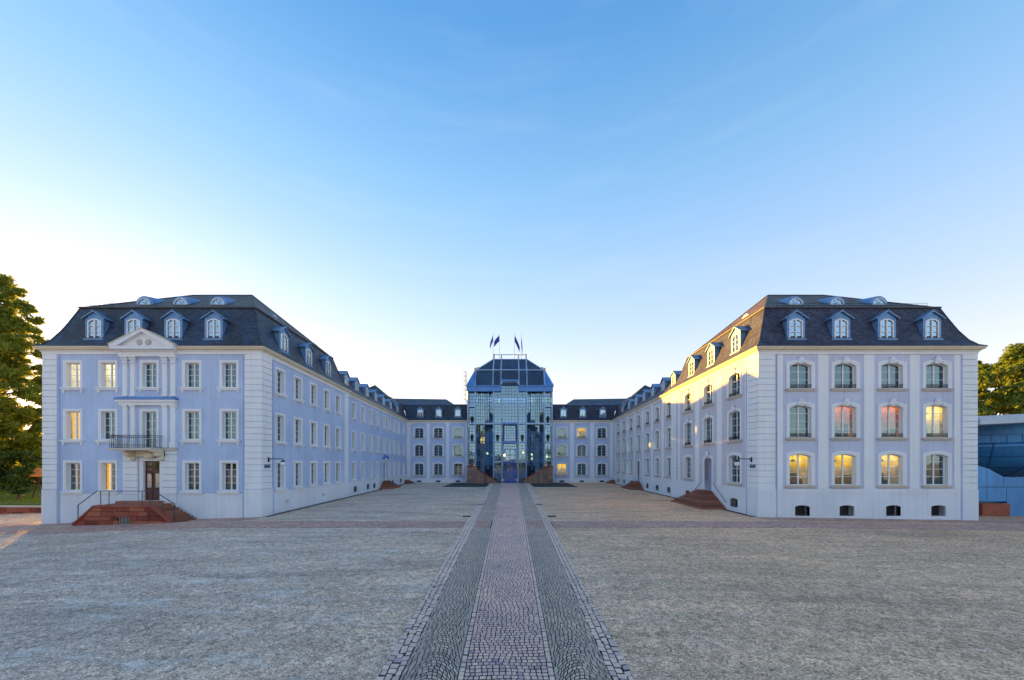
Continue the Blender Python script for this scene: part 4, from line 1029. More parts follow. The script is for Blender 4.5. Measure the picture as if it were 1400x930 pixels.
# ------------------------------------------------------------------ wings
def wing(sx):
    left = sx < 0; off = .22
    xa = lambda Y: 19.02+.0459*Y+off
    Ya, Yb = 47.86, 82.0
    lab = 'long blue courtyard wing of the palace with nine narrow window bays, left of the square' if left else 'long white and grey courtyard wing with pilasters, right of the square'
    P = thing('palace_wing', (sx*xa(65), 65, 0), lab, 'building')
    fr = frame(-xa(Ya), Ya, -.0459, 1) if left else frame(xa(Yb), Yb, -.0459, -1)
    L = (Yb-Ya)*1.00105; ys = (lambda Y: (Y-Ya)*1.00105) if left else (lambda Y: (Yb-Y)*1.00105)
    wm = 'wall_left' if left else 'wall_right'; holes = []; ph = []
    base = 1.92 if left else 2.30
    if left:
        Ys = [50.5, 54.0, 57.4, 60.8, 64.5, 67.9, 71.1, 74.4, 78.8]; dY = 64.5
        for Y in Ys:
            for fl in ('top', 'mid', 'low'):
                z, h = LT[fl]; u = ys(Y)
                if Y == dY and fl == 'low': holes.append((u-.6, u+.6, 1.3, 4.5)); ph.append((u-.6, u+.6, 1.3, 4.5)); continue
                holes.append((u-.60, u+.60, z-.03, z+h+.01)); window(P, fr, u, z, 1.16, h, 'L', 4, 0, 'room_dark', bracket=fl != 'low', near=False)
        door(P, fr, ys(dY), 1.3, 1.2, 3.2, 'doorgrey')
        pd = MB(); u = ys(dY); pd.box(u-1.15, u+1.15, -.5, 0, 4.95, 5.08); pd.prism([(u-1.0, 5.08), (u+1.0, 5.08), (u, 5.7)], -.3, 0)
        for s_ in (-1, 1):
            pd.box(u+s_*.8-.12, u+s_*.8+.12, -.35, 0, 4.6, 4.95)
        part('door_pediment', pd, P, fr, 'white')
        pr = MB()
        for s_ in (-1, 1):
            q = [(u, 5.72), (u, 5.85), (u+s_*1.25, 5.18), (u+s_*1.25, 5.08)]; pr.prism(q[::-1] if s_ < 0 else q, -.55, 0)
        part('pediment_roof', pr, P, fr, 'bluesteel')
        cell = (51.0, 56.2, 59.2, 70, 76)
    else:
        Ys = [49.5, 53.9, 58.3, 62.9, 67.5, 72.2, 76.9]; dY = 62.9
        for Y in Ys:
            for fl in ('top', 'mid', 'low'):
                z, h = RT[fl]; u = ys(Y)
                if Y == dY and fl == 'low': holes.append((u-.65, u+.65, 1.3, 4.9)); ph.append((u-.65, u+.65, 1.3, 4.9)); continue
                holes.append((u-.82, u+.82, z-.03, z+h+.01)); window(P, fr, u, z, 1.58, h, 'R', 4, .18, 'room_grey', guard=fl == 'top', near=False, b=.24)
        door(P, fr, ys(dY), 1.3, 1.3, 3.55, 'doorgrey', arched=True)
        bnd = [47.9]+[(a+b)/2 for a, b in zip(Ys, Ys[1:])]+[79.4, 81.5]
        for i, Y in enumerate(bnd[1:]): part('pilaster', MB().box(ys(Y)-.42, ys(Y)+.42, -.05, 0, base+.002, 13.30), P, fr, 'white')
        cell = (49.5, 53.9, 58.3, 67.5, 72.2, 76.9)
    bas = [(ys(Y)-.6, ys(Y)+.6, .42, 1.2) for Y in cell]
    wall('wall', wm if left else 'wall_right_side', P, fr, 0, L, base, 13.32, holes); wall('plinth', 'plinth', P, fr, 0, L, -.5, base, ph+bas, y=-.03)
    for h in bas: cellar(P, fr, (h[0]+h[1])/2, .42, -.03, .78)
    qm = cached('wq', lambda: MB().box(0, .55, -.07, 0, 0, QUOIN_H-.035).mesh('quoin_stone', 'white'))
    for k in range(22):
        part('quoin_stone', qm, P, fr @ T((.0 if left else L-.55), 0, 2.30+k*QUOIN_H)); part('quoin_stone', qm, P, fr @ T((L-.75 if left else .2), 0, 2.30+k*QUOIN_H))
    fp = [(-34, Ya), (-xa(Ya), Ya), (-xa(Yb), Yb), (-34, Yb)] if left else [(xa(Ya), Ya), (34, Ya), (34, Yb), (xa(Yb), Yb)]
    # cornice along the courtyard side only
    def run(prof, name, mat, y0=Ya, y1=Yb):
        mb = MB(); n = len(prof)
        for Y in (y0, y1):
            for d, z in prof: mb.v.append((sx*(xa(Y)+d), Y, z))
        for i in range(n-1): mb.f.append((i, i+1, n+i+1, n+i) if left else (i+1, i, n+i, n+i+1))
        part(name, mb, P, I4, mat)
    run(CORNICE_A, 'frieze', 'white'); run(CORNICE_B, 'cornice', 'cream')
    lo = [(-.42, 13.915), (-.10, 14.12), (.26, 14.62), (.62, 15.3), (.95, 15.95), (2.4, 16.25), (6, 16.4), (12, 14)]
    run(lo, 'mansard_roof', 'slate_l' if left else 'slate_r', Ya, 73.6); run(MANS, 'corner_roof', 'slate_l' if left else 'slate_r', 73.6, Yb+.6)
    nf = MB(); nf.add([(sx*(xa(73.6)-.42), 73.6, 13.915), (sx*(xa(73.6)+.26), 73.6, 14.62), (sx*(xa(73.6)+1.0), 73.6, 16.55), (sx*(xa(73.6)+1.37), 73.6, 17.71), (sx*33, 73.6, 17.71), (sx*34, 73.6, 13.9)], [(0, 1, 2, 3, 4, 5)])
    part('corner_roof_end', nf, P, I4, 'slate_l')
    wall('wall', wm, P, frame(sx*34, Yb if left else Ya, 0, -1 if left else 1), 0, Yb-Ya, -.5, 13.9, [])
    for Y in (48.9, 52.6, 56.9, 61.2, 65.6, 70.1, 74.9): dormer(P, fr, ys(Y), .36, 14.55, .92)
    pyr = ('red sandstone side stair under the small pedimented door of the blue left wing' if left else 'small dark sandstone stair at the middle door of the white right wing')
    pyramid_stair(pyr, fr, ys(dY), .9, 2.9, .9, 2.2, 7, 1.3)
    pyramid_stair('low dark red steps in the far left corner of the courtyard' if left else 'low dark red steps in the far right corner of the courtyard', fr, ys(80.2), .6, 1.3, .6, 1.7, 4, .75, rails=False)
    return P
wing(-1); wing(1)

# ------------------------------------------------------------------ rear blocks
def rear(sx):
    left = sx < 0
    P = thing('palace_rear_block', (sx*16, 82, 0), 'rear palace block of three arched-window bays just %s of the glass tower' % ('left' if left else 'right'), 'building')
    xi, xo = 9.45, 34.0
    fp = [(-xo, 82), (-xi, 82), (-xi, 95), (-xo, 95)] if left else [(xi, 82), (xo, 82), (xo, 95), (xi, 95)]
    a, b = (-23.3, -xi) if left else (xi, 23.3)
    fr = frame(a, 82, 1, 0); cols = (-20.4, -16.1, -11.65) if left else (11.65, 16.1, 20.6)
    holes = []; kinds = {(0, 'low'): 'room_dark'}
    for i, x in enumerate(cols):
        for fl, (z, h) in (('top', (10.05, 2.25)), ('mid', (5.95, 2.5)), ('low', (1.7, 2.6))):
            u = x-a; holes.append((u-1.0, u+1.0, z-.03, z+h+.01))
            ins = 'room_dark'; cur = None
            if not left and i == 1 and fl == 'top': ins = 'room_warm'
            if not left and i == 0 and fl == 'low': ins = 'room_warm'
            if (left and i == 2 and fl == 'top') or (not left and i == 0 and fl == 'top'): cur = ('l', 'curtain', 1.05)
            if not left and i == 1 and fl == 'mid': cur = ('l', 'curtain', 1.05)
            window(P, fr, u, z, 1.94, h, 'R', 4, .22, ins, guard=fl == 'top', orn=fl != 'top', near=False, b=.3, curtain=cur)
    bas = [(x-a-.5, x-a+.5, .12, .5) for x in cols]
    wall('wall', 'wall_rear', P, fr, 0, b-a, .95, 13.32, holes); wall('plinth', 'plinth', P, fr, 0, b-a, -.5, .95, bas, y=-.04)
    for h in bas: 
        part('cellar_window', MB().box(h[0], h[1], .1, .14, h[2], h[3]), P, fr, 'iron')
    for px in ((583, 587.6), (609.8, 613.7), (636, 640)) if left else ((754.8, 757.5), (779, 784.5), (806.5, 812)):
        part('pilaster', MB().box(PX(px[0], 82)-a, PX(px[1], 82)-a, -.06, 0, .952, 13.30), P, fr, 'white')
    qm = cached('rq', lambda: MB().box(0, .9, -.08, 0, 0, QUOIN_H-.035).mesh('quoin_stone', 'white'))
    for k in range(24): part('quoin_stone', qm, P, fr @ T((.05 if left else b-a-.95), 0, 1.2+k*QUOIN_H))
    gutter(fp, P)
    q = offset_poly(fp, .0)
    # mansard: front face only plus tower-side end
    mb = MB()
    for d, z in MANS: mb.v += [(sx*(23.0+d), 82+d, z), (sx*xi, 82+d, z)]
    for i in range(len(MANS)-1): mb.f.append((2*i, 2*i+1, 2*i+3, 2*i+2) if left else (2*i+1, 2*i, 2*i+2, 2*i+3))
    part('mansard_roof', mb, P, I4, 'slate_l' if left else 'slate_r')
    z0, z1 = 17.71, 19.75
    V = [(24.6, 73.6, z0), (33, 73.6, z0), (28.4, 77, z1+1.1), (28.4, 88, z1+.2), (15.3, 88, z1), (24.37, 83.37, z0), (12.6, 83.37, z0), (12.6, 93, z0), (33, 93, z0), (xi, 83.37, z0), (xi, 93, z0)]
    V = [(sx*x, y, z) for x, y, z in V]
    Fs = [(0, 1, 2), (0, 2, 3, 5), (5, 3, 4, 6), (6, 4, 7), (1, 8, 3, 2), (3, 8, 7, 4), (6, 7, 10, 9)]
    part('upper_roof', MB().add(V, Fs), P, I4, 'slate_l')
    part('roof_edge_roll', MB().tube([(sx*24.37, 83.35, 17.75), (sx*xi, 83.35, 17.75)], .06, 5), P, I4, 'zinc')
    for x in ((-20.2, -16.05, -11.75) if left else (12.05, 16.4, 20.9)): dormer(P, fr, x-a, .36, 14.74, 1.02)
    wall('wall', 'wall_rear', P, frame(xo if not left else -xi, 95, -1, 0), 0, xo-xi, -.5, 13.9, [])
rear(-1); rear(1)

# ------------------------------------------------------------------ glass tower
def tower():
    P = thing('glass_tower', (0, 80.5, 0), 'tall steel and glass central tower with blue mansard roof between the white rear blocks', 'building')
    F0 = 80.5
    def glz(name, x0, y0, x1, y1, z0, z1, nx, nz, mull='mullion', th=.06, bars=True):
        fr = frame(x0, y0, x1-x0, y1-y0); L = math.hypot(x1-x0, y1-y0)
        g = part(name, MB().box(0, L, .0, .012, z0, z1), P, fr, 'towerglass')
        m = MB()
        for i in range(nx+1): x = L*i/nx; m.box(x-th/2, x+th/2, -.05, .05, z0, z1)
        for j in range(nz+1): z = z0+(z1-z0)*j/nz; m.box(0, L, -.045, .045, z-th/2, z+th/2)
        part('mullions', m, g, fr, mull); return g
    S68 = .68
    for s_ in (-1, 1):
        # outer bays
        for z0, z1 in ((3.7, 9.05), (9.05, 13.1), (13.1, 16.9), (16.9, 20.1)):
            a, b = sorted((s_*7.75, s_*9.1)); glz('glazing', a, F0+.75, b, F0+.75, z0+.25, z1-.2, 2, max(2, round((z1-z0)/.8)), 'navy', .07)
        # folded bays
        xs_ = [s_*3.75, s_*4.6, s_*5.6, s_*6.6, s_*7.45]; yy_ = [F0+.25, F0+.85, F0+1.15, F0+.85, F0+.25]
        pts = list(zip(xs_, yy_)); pts = pts if s_ > 0 else pts[::-1]
        for (x0, y0), (x1, y1) in zip(pts, pts[1:]):
            glz('glazing', x0, y0, x1, y1, .1, 12.9, 2, 17); glz('glazing', x0, y0, x1, y1, 13.3, 20.0, 2, 9)
        # inner side bays
        a, b = sorted((s_*1.95, s_*3.45))
        glz('glazing', a, F0+.55, b, F0+.55, .1, 4.6, 2, 7, 'navy'); glz('glazing', a, F0+.55, b, F0+.55, 4.9, 8.9, 2, 6, 'navy'); glz('glazing', a, F0+.55, b, F0+.55, 9.2, 13.0, 2, 6, 'navy')
        glz('glazing', a, F0+.1, b, F0+.1, 13.3, 16.8, 2, 5); glz('glazing', a, F0+.1, b, F0+.1, 17.0, 20.0, 2, 5)
        for x in (9.25, 7.6, 3.6, 1.8): part('column', MB().tube([(s_*x, F0, 0), (s_*x, F0, 21.3 if x > 2 else 22.4)], .17, 8), P, I4, 'bluelight')
        part('eave_panel', MB().box(min(s_*1.95, s_*9.45), max(s_*1.95, s_*9.45), F0-.25, F0+.6, 20.15, 21.2).box(min(s_*1.95, s_*9.6), max(s_*1.95, s_*9.6), F0-.4, F0+.6, 21.2, 21.45), P, I4, 'bluesteel')
        for z, xa, xb in ((9.05, 7.6, 9.25), (16.9, 7.6, 9.25), (16.9, 1.8, 3.6), (9.05, 1.8, 3.6), (4.72, 1.8, 3.6), (13.1, 1.8, 9.25)):
            part('floor_beam', MB().box(min(s_*xa, s_*xb), max(s_*xa, s_*xb), F0-.12, F0+.5, z-.17, z+.17), P, I4, 'bluelight')
        # side walls
        fr = frame(-9.4, 95, 0, -1) if s_ < 0 else frame(9.4, F0+.1, 0, 1)
        wall('side_wall', 'bluesteel', P, fr, 0, 14.4, 13.9, 21.3, [])
    glz('glazing', -1.65, F0+.05, 1.65, F0+.05, 13.3, 22.3, 5, 13)
    part('lintel', MB().box(-1.95, 1.95, F0-.2, F0+.5, 22.35, 22.75), P, I4, 'bluesteel')
    part('floor_beam', MB().box(-1.8, 1.8, F0-.12, F0+.5, 12.93, 13.27), P, I4, 'bluesteel')
    part('floor_beam', MB().box(-1.8, 1.8, F0-.12, F0+.5, 8.75, 9.15), P, I4, 'bluesteel')
    glz('glazing', -1.25, F0+1.1, 1.25, F0+1.1, 9.3, 12.8, 5, 6, 'navy', .07)
    part('recess_frame', MB().box(-1.65, -1.28, F0+.3, F0+1.2, 9.15, 12.93).box(1.28, 1.65, F0+.3, F0+1.2, 9.15, 12.93).box(-1.28, 1.28, F0+.3, F0+1.2, 12.8, 12.93), P, I4, 'navy')
    glz('glazing', -1.45, F0+.9, 1.45, F0+.9, 7.5, 8.7, 6, 2, 'navy', .06); glz('glazing', -1.1, F0+.9, 1.1, F0+.9, 4.9, 7.5, 2, 2, 'navy', .12)
    # doors
    fr = frame(-1.4, F0+.4, 1, 0)
    d = MB(); 
    for k in range(5): x = 2.8*k/4; d.box(max(0, x-.09), min(2.8, x+.09), 0, .12, 0, 4.6)
    for z in (.0, .55, 2.35, 4.45): d.box(0, 2.8, .005, .10, z, z+.16)
    dd = part('door', d, P, fr, 'doorblue'); part('pane', MB().box(.05, 2.75, .05, .062, .1, 4.5), dd, fr, 'towerglass')
    for x in (1.25, 1.55): part('door_handle', MB().tube([(x, -.06, .9), (x, -.06, 1.9)], .03, 6), dd, fr, 'gold')
    # floors, core, back glazing
    for z in (4.72, 9.05, 13.1, 16.9): part('floor_slab', MB().box(-9.2, -2.2, F0+2.6, 94.5, z-.2, z).box(2.2, 9.2, F0+2.6, 94.5, z-.2, z).box(-2.2, 2.2, F0+4.6, 94.5, z-.2, z), P, I4, 'interior')
    for x in (-5.4, 5.4): part('inner_column', MB().tube([(x, 86, 0), (x, 86, 20)], .25, 8).tube([(x*.45, 90, 0), (x*.45, 90, 20)], .25, 8), P, I4, 'bluesteel')
    for s_ in (-1, 1):
        part('lift_shaft', MB().box(min(s_*6.2, s_*7.6), max(s_*6.2, s_*7.6), 88, 91, 0, 20), P, I4, 'interior')
        st = MB()
        for k in range(22):
            st.box(s_*(3.0+k*.17)-.25, s_*(3.0+k*.17)+.25, F0+2.7, F0+4.2, .2+k*.2, .26+k*.2)
        part('inner_stair', st, P, I4, 'interior')
    glz('rear_glazing', 9.2, 95, -9.2, 95, .2, 20.2, 14, 20, 'bluesteel', .09)
    for x, y, z in ((-5.2, 84, 6.6), (3.0, 83.5, 6.8), (5.0, 84.2, 6.3), (8.4, 83, 5.9), (-1.2, 85, 6.2), (5.1, 84.2, 5.4)):
        part('pendant_lamp', MB().lathe([(.05, -.28), (.22, -.1), (.24, .1), (.08, .3)], x, y, 8).mesh('pendant_lamp', 'lamp'), P, T(0, 0, z))
    # roof
    qb = [(-9.55, F0-.3), (9.55, F0-.3), (9.55, 95.2), (-9.55, 95.2)]; R1 = [(-7.7, F0+1.5), (7.7, F0+1.5), (7.7, 94), (-7.7, 94)]
    R2 = [(-3.9, F0+5.0), (3.9, F0+5.0), (3.9, 90.5), (-3.9, 90.5)]
    mb = MB(); 
    for rg, z in ((qb, 21.45), (R1, 25.2), (R2, 28.6)): mb.v += [(x, y, z) for x, y in rg]
    fs = []
    for i in range(2):
        for k in range(4):
            fs.append((i*4+k, i*4+(k+1) % 4, (i+1)*4+(k+1) % 4, (i+1)*4+k))
    fs.append((8, 9, 10, 11)); mb.f += fs
    part('mansard_roof', mb, P, I4, 'slate_tower')
    rb = MB()
    def onroof(x, lvl):
        return [(x, F0-.3, 21.5), (x, F0+1.5, 25.25), (x, F0+5.0, 28.65)][lvl]
    for x in (-3.75, -2.0, 2.0, 3.75): rb.tube([onroof(x, 0), onroof(x, 1), onroof(x, 2), (x, F0+5.0, 29.6)], .16, 6)
    for s_ in (-1, 1):
        rb.tube([(s_*7.6, F0-.3, 21.5), (s_*7.6, F0+1.5, 25.25), (s_*3.9, F0+5.0, 28.65)], .15, 6); rb.tube([(s_*9.5, F0-.3, 21.5), (s_*7.75, F0+1.5, 25.25)], .13, 6)
    rb.tube([(-7.7, F0+1.45, 25.25), (7.7, F0+1.45, 25.25)], .17, 6); rb.tube([(-3.9, F0+5, 28.65), (3.9, F0+5, 28.65)], .12, 6)
    part('roof_rib', rb, P, I4, 'bluelight')
    for s_ in (-1, 1):
        part('corner_panel', MB().add([(s_*7.7, F0-.36, 21.47), (s_*9.6, F0-.36, 21.47), (s_*7.74, F0+1.44, 25.22)], [(0, 1, 2) if s_ > 0 else (2, 1, 0)]).add([(s_*9.62, F0-.3, 21.47), (s_*9.62, 95.2, 21.47), (s_*7.76, 94, 25.22), (s_*7.76, F0+1.5, 25.22)], [(0, 1, 2, 3) if s_ > 0 else (3, 2, 1, 0)]), P, I4, 'bluesteel')
        part('roof_vent', MB().box(min(s_*7.6, s_*8.6), max(s_*7.6, s_*8.6), 88, 89, 23.5, 27.3), P, I4, 'gold')
        part('roof_rail', MB().tube([(s_*8.0, 88, 27.4), (s_*5.6, 88, 27.4)], .09, 5), P, I4, 'interior')
        part('parapet_post', MB().box(s_*3.75-.18, s_*3.75+.18, F0+5, F0+5.3, 28.6, 29.9), P, I4, 'gold')
    part('roof_rail', MB().tube([(-3.9, F0+5.1, 29.75), (3.9, F0+5.1, 29.75)], .1, 5), P, I4, 'interior')
    # outside service ladder with hoops on the left flank
    ld = MB()
    for x in (-10.1, -9.75): ld.tube([(x, 82.4, 17.8), (x, 82.4, 25.0)], .05, 4)
    for k in range(22): ld.tube([(-10.1, 82.4, 17.9+k*.33), (-9.75, 82.4, 17.9+k*.33)], .03, 4)
    for k in range(7):
        z = 18.6+k*1.05; ld.tube([(-10.1, 82.4, z), (-10.45, 82.1, z), (-10.4, 81.6, z), (-9.9, 81.5, z), (-9.65, 81.9, z), (-9.75, 82.4, z)], .035, 4)
    part('hooped_ladder', ld, P, I4, 'gold')  # steel ladder, golden sunlight put into its colour
    return P
tower()
for s_ in (-1, 1):
    S = thing('entrance_stair', (s_*6.5, 79, 0), 'red sandstone ramped stair block on the %s of the blue tower doors' % ('left' if s_ < 0 else 'right'), 'stairs')
    xa, xb = s_*7.15, s_*9.3
    for k in range(4):
        for j in range(2):
            x0, x1 = sorted((xa+(xb-xa)*j/2, xa+(xb-xa)*(j+1)/2))
            part('stone_block', MB().box(x0+.01, x1-.01, 79.0, 80.2, .0+k*.9, .88+k*.9), S, I4, 'pinkstone')
    part('pier_cap', MB().box(min(xa, xb)-.06, max(xa, xb)+.06, 78.9, 80.25, 3.6, 3.78), S, I4, 'redstone')
    # sloping string wall in blocks
    X0, X1 = 7.14, 2.9; n = 6
    for k in range(n):
        x0 = X0+(X1-X0)*k/n; x1 = X0+(X1-X0)*(k+1)/n; za = 3.0+(.45-3.0)*k/n; zb_ = 3.0+(.45-3.0)*(k+1)/n
        q = [(s_*x0, 0), (s_*(x1+.015), 0), (s_*(x1+.015), zb_), (s_*x0, za)]
        part('stone_block', MB().prism(q if s_ < 0 else q[::-1], 79.1, 79.5), S, I4, 'pinkstone')
    q = [(s_*X0, 3.0), (s_*X1, .45), (s_*X1, .72), (s_*X0, 3.3)]
    part('coping', MB().prism(q if s_ < 0 else q[::-1], 79.0, 79.6), S, I4, 'redstone')
    for k in range(14):
        x0 = X0+(X1-X0)*(k)/14; z1 = 3.0-2.7*k/14
        part('step', MB().box(*sorted((s_*x0, s_*(x0-.31))), 79.6, 80.35, z1-.22, z1), S, I4, 'steps')

# ------------------------------------------------------------------ flags
fl = [(674.0, 'L', -.75, 2.0, 3.3, 'royal blue flag with pale emblem on the leftmost tower pole', 'flagwhite'), (682.6, 'L', -1.25, 1.9, 2.4, 'plain blue flag blowing left on the second tower pole', 'flag'),
      (703.3, 'R', 1.2, 1.9, 4.4, 'dark blue flag drooping right on the third tower pole', 'flag'), (712.4, 'R', .28, 1.0, 5.4, 'blue flag hanging limp on the rightmost tower pole', 'flag')]
for px, sd_, dx_, fw, fh, lb, mt in fl:
    Yp = 85.4; x = PX(px, Yp); zt = PZ(456.5, Yp)
    P = thing('flagpole', (x, Yp, 28.7), lb, 'flag', 'flags above the glass tower')
    part('pole', MB().tube([(x, Yp, 28.7), (x, Yp, zt)], .07, 6, .045).blob(x, Yp, zt+.05, .1, .1, .1), P, I4, 'joinery')
    mb = MB(); n, m = 8, 6; zt2 = zt-.35; hoist = 1.5 if sd_ != 'x' else 2
    for i in range(n+1):
        t = i/n
        for j in range(m+1):
            q = j/m; drop = fh*t**1.2*.62
            hh_ = hoist*(1-.25*t) if dx_ < .5 and dx_ > 0 else hoist*(1-.35*t)
            mb.v.append((x+dx_*t+.04*math.sin(j*2), Yp+.12*math.sin(t*7+q*3)*(.3+t)-.05, zt2-drop-hh_*q-(.3*t if j == m else 0)))
    for i in range(n):
        for j in range(m): a = i*(m+1)+j; mb.f.append((a, a+1, a+m+2, a+m+1))
    o = part('flag', mb, P, I4, mt, True); md = o.modifiers.new('thickness', 'SOLIDIFY'); md.thickness = .02

# ------------------------------------------------------------------ potted trees behind the tower front
for x, z, lb in ((-8.4, 13.3, 'dark potted bush on the upper ledge, left edge of the glass tower'), (8.4, 13.3, 'dark potted bush on the upper ledge, right edge of the glass tower'),
                 (-8.4, 9.25, 'dark potted bush on the lower ledge, left edge of the glass tower'), (8.4, 9.25, 'dark potted bush on the lower ledge, right edge of the glass tower'),
                 (-2.75, 9.25, 'dark potted bush left of the central recessed tower window'), (2.75, 9.25, 'dark potted bush right of the central recessed tower window')):
    P = thing('potted_bush', (x, 80.75, z), lb, 'potted plant', 'potted bushes on the tower ledges')
    part('pot', MB().lathe([(.22, 0), (.30, .5), (.36, .55), (.30, .58)], 0, 0, 10), P, T(x, 80.72, z), 'terracotta')
    lf = MB()
    for k in range(260):
        d = Vector((random.gauss(0, 1), random.gauss(0, 1), random.gauss(0, 1))).normalized()*random.uniform(.3, .52); a = Vector((random.gauss(0, 1), random.gauss(0, 1), random.gauss(0, 1))).normalized()*.08; b = a.cross(d).normalized()*.06
        c_ = Vector((0, 0, 1.0))+d; d2 = Vector((d.x*.85, d.y*.5, d.z)); c_ = Vector((0, 0, 1.0))+d2
        lf.add([c_-a, c_+b, c_+a, c_-b], [(0, 1, 2, 3)])
    part('foliage', lf, P, T(x, 80.72, z), 'leafdark')

# ------------------------------------------------------------------ wall lamps and street signs
for sx in (-1, 1):
    Y = 30.75; x0 = 20.33; z = 4.78
    P = thing('wall_lamp', (sx*x0, Y, z), 'black bracket wall lamp with glass bell on the %s pavilion corner above the blue sign' % ('left' if sx < 0 else 'right'), 'lamp', 'bracket lamps at the pavilion corners')
    b = MB().box(*sorted((sx*x0, sx*(x0-.06))), Y-.06, Y+.06, z-.28, z+.14); b.tube([(sx*x0, Y, z), (sx*(x0-1.2), Y, z), (sx*(x0-1.25), Y, z-.12)], .035, 6); b.tube([(sx*x0, Y, z-.25), (sx*(x0-.25), Y, z)], .025, 5)
    part('bracket', b, P, I4, 'iron')
    xx = sx*(x0-1.25)
    part('lamp_cap', MB().lathe([(.05, 0), (.14, -.05), (.17, -.12), (.15, -.16)], xx, Y, 10).mesh('lamp_cap', 'iron'), P, T(0, 0, z-.1))
    part('lamp_glass', MB().lathe([(.14, 0), (.21, -.14), (.20, -.24), (.10, -.34)], xx, Y, 12).mesh('lamp_glass', 'opal', True), P, T(0, 0, z-.26))
    # sign
    zc = 4.17; Yc = 30.62; W_ = .72
    P = thing('street_sign', (sx*(x0-.02), Yc, zc), 'navy blue enamel street name sign on the %s pavilion corner' % ('left' if sx < 0 else 'right'), 'sign', 'street signs at the pavilion corners')
    fr = frame(-x0+.03, Yc, 0, 1) if sx < 0 else frame(x0-.03, Yc, 0, -1)
    part('sign_plate', MB().box(-W_/2, W_/2, 0, .025, -.15, .15), P, fr @ T(0, 0, zc), 'signblue')
    part('sign_border', MB().box(-W_/2, W_/2, -.003, .0, .135, .15).box(-W_/2, W_/2, -.003, .0, -.15, -.135).box(-W_/2, -W_/2+.015, -.003, 0, -.135, .135).box(W_/2-.015, W_/2, -.003, 0, -.135, .135), P, fr @ T(0, 0, zc), 'signwhite')
    tc = bpy.data.curves.new('sign_text', 'FONT'); tc.body = 'Schlossplatz'; tc.size = .115; tc.align_x = 'CENTER'; tc.align_y = 'CENTER'; tc.extrude = .001; tc.resolution_u = 2
    to = bpy.data.objects.new('sign_text', tc); C.objects.link(to); dg = bpy.context.evaluated_depsgraph_get(); me = bpy.data.meshes.new_from_object(to.evaluated_get(dg)); bpy.data.objects.remove(to)
    me.materials.clear(); me.materials.append(M['signwhite'])
    part('lettering', me, P, fr @ T(0, -.003, zc+.03) @ Matrix.Rotation(R(90), 4, 'X'))

# ------------------------------------------------------------------ vegetation
def leaf_cloud(centres, n, size, seed, flat=.6):
    """centres: list of (x,y,z,r). leaves spread in shells of each clump"""
    rg = np.random.default_rng(seed); cs = np.array(centres); wts = cs[:, 3]**2; wts = wts/wts.sum()
    idx = rg.choice(len(cs), n, p=wts); d = rg.normal(size=(n, 3)); d /= np.linalg.norm(d, axis=1, keepdims=True)
    rad = cs[idx, 3][:, None]*(rg.random((n, 1))**.45)*rg.uniform(.75, 1.12, (n, 1)); d[:, 2] *= flat
    p = cs[idx, :3]+d*rad
    a = rg.normal(size=(n, 3)); a /= np.linalg.norm(a, axis=1, keepdims=True); nn = d+rg.normal(size=(n, 3))*.5+np.array([0, 0, .5]); b = np.cross(a, nn); b /= np.linalg.norm(b, axis=1, keepdims=True)+1e-9
    s_ = size*rg.uniform(.6, 1.3, (n, 1)); a = a*s_; b = b*s_*.55
    V = np.stack([p-a, p-b*.9, p+a-np.array([0, 0, 1])*s_*.3, p+b*.9], axis=1).reshape(-1, 3)
    return V
def mesh_quads(name, V, mat):
    n = len(V)//4; me = bpy.data.meshes.new(name); me.vertices.add(n*4); me.vertices.foreach_set('co', V.reshape(-1))
    me.loops.add(n*4); me.polygons.add(n); me.loops.foreach_set('vertex_index', np.arange(n*4, dtype=np.int32)); me.polygons.foreach_set('loop_start', np.arange(0, n*4, 4, dtype=np.int32)); me.polygons.foreach_set('loop_total', np.full(n, 4, dtype=np.int32))
    me.materials.append(M[mat]); me.update(calc_edges=True); return me
def tree(label, base, blobs, n, size, mat='leaf', trunk_r=.4, seed=1, group=None, limbs=9, sub=7, flat=.6, name='leafy_tree'):
    rg = random.Random(seed)
    P = thing(name, base, label, 'tree', group)
    cl = []
    for (x, y, z, r) in blobs:
        for k in range(sub):
            d = Vector((rg.gauss(0, 1), rg.gauss(0, 1), rg.gauss(0, .8))).normalized()*r*rg.uniform(.35, .95)
            cl.append((x+d.x, y+d.y, z+d.z, r*rg.uniform(.28, .5)))
    V = leaf_cloud(cl, n, size, seed, flat)
    part('crown', mesh_quads('crown', V, mat), P)
    tr = MB(); bx, by, bz = base
    cx = sum(b[0] for b in blobs)/len(blobs); cy = sum(b[1] for b in blobs)/len(blobs); cz = sum(b[2] for b in blobs)/len(blobs)
    p0 = Vector((bx, by, bz-.3)); p3 = Vector((cx, cy, cz)); mid = p0.lerp(p3, .5)+Vector((rg.uniform(-.3, .3), rg.uniform(-.3, .3), 0)); mid.x = bx*.7+mid.x*.3
    tr.tube([p0, p0+(mid-p0)*.3, mid, p3], [trunk_r*1.25, trunk_r, trunk_r*.75, trunk_r*.3], 9)
    for k in range(limbs):
        b = blobs[k % len(blobs)]; st = p0.lerp(p3, rg.uniform(.35, .85)) if k else mid
        st = mid.lerp(p3, rg.uniform(0, .8)); en = Vector((b[0]+rg.uniform(-1, 1)*b[3]*.5, b[1]+rg.uniform(-1, 1)*b[3]*.5, b[2]+rg.uniform(-.5, .6)*b[3])); md = st.lerp(en, .5)+Vector((0, 0, .4))
        tr.tube([st, md, en], [trunk_r*.38, trunk_r*.22, trunk_r*.06], 6)
    part('trunk', tr, P, I4, 'bark'); return P
def B(px, py, Y, rpx): return (PX(px, Y), Y, PZ(py, Y), rpx*Y/500)
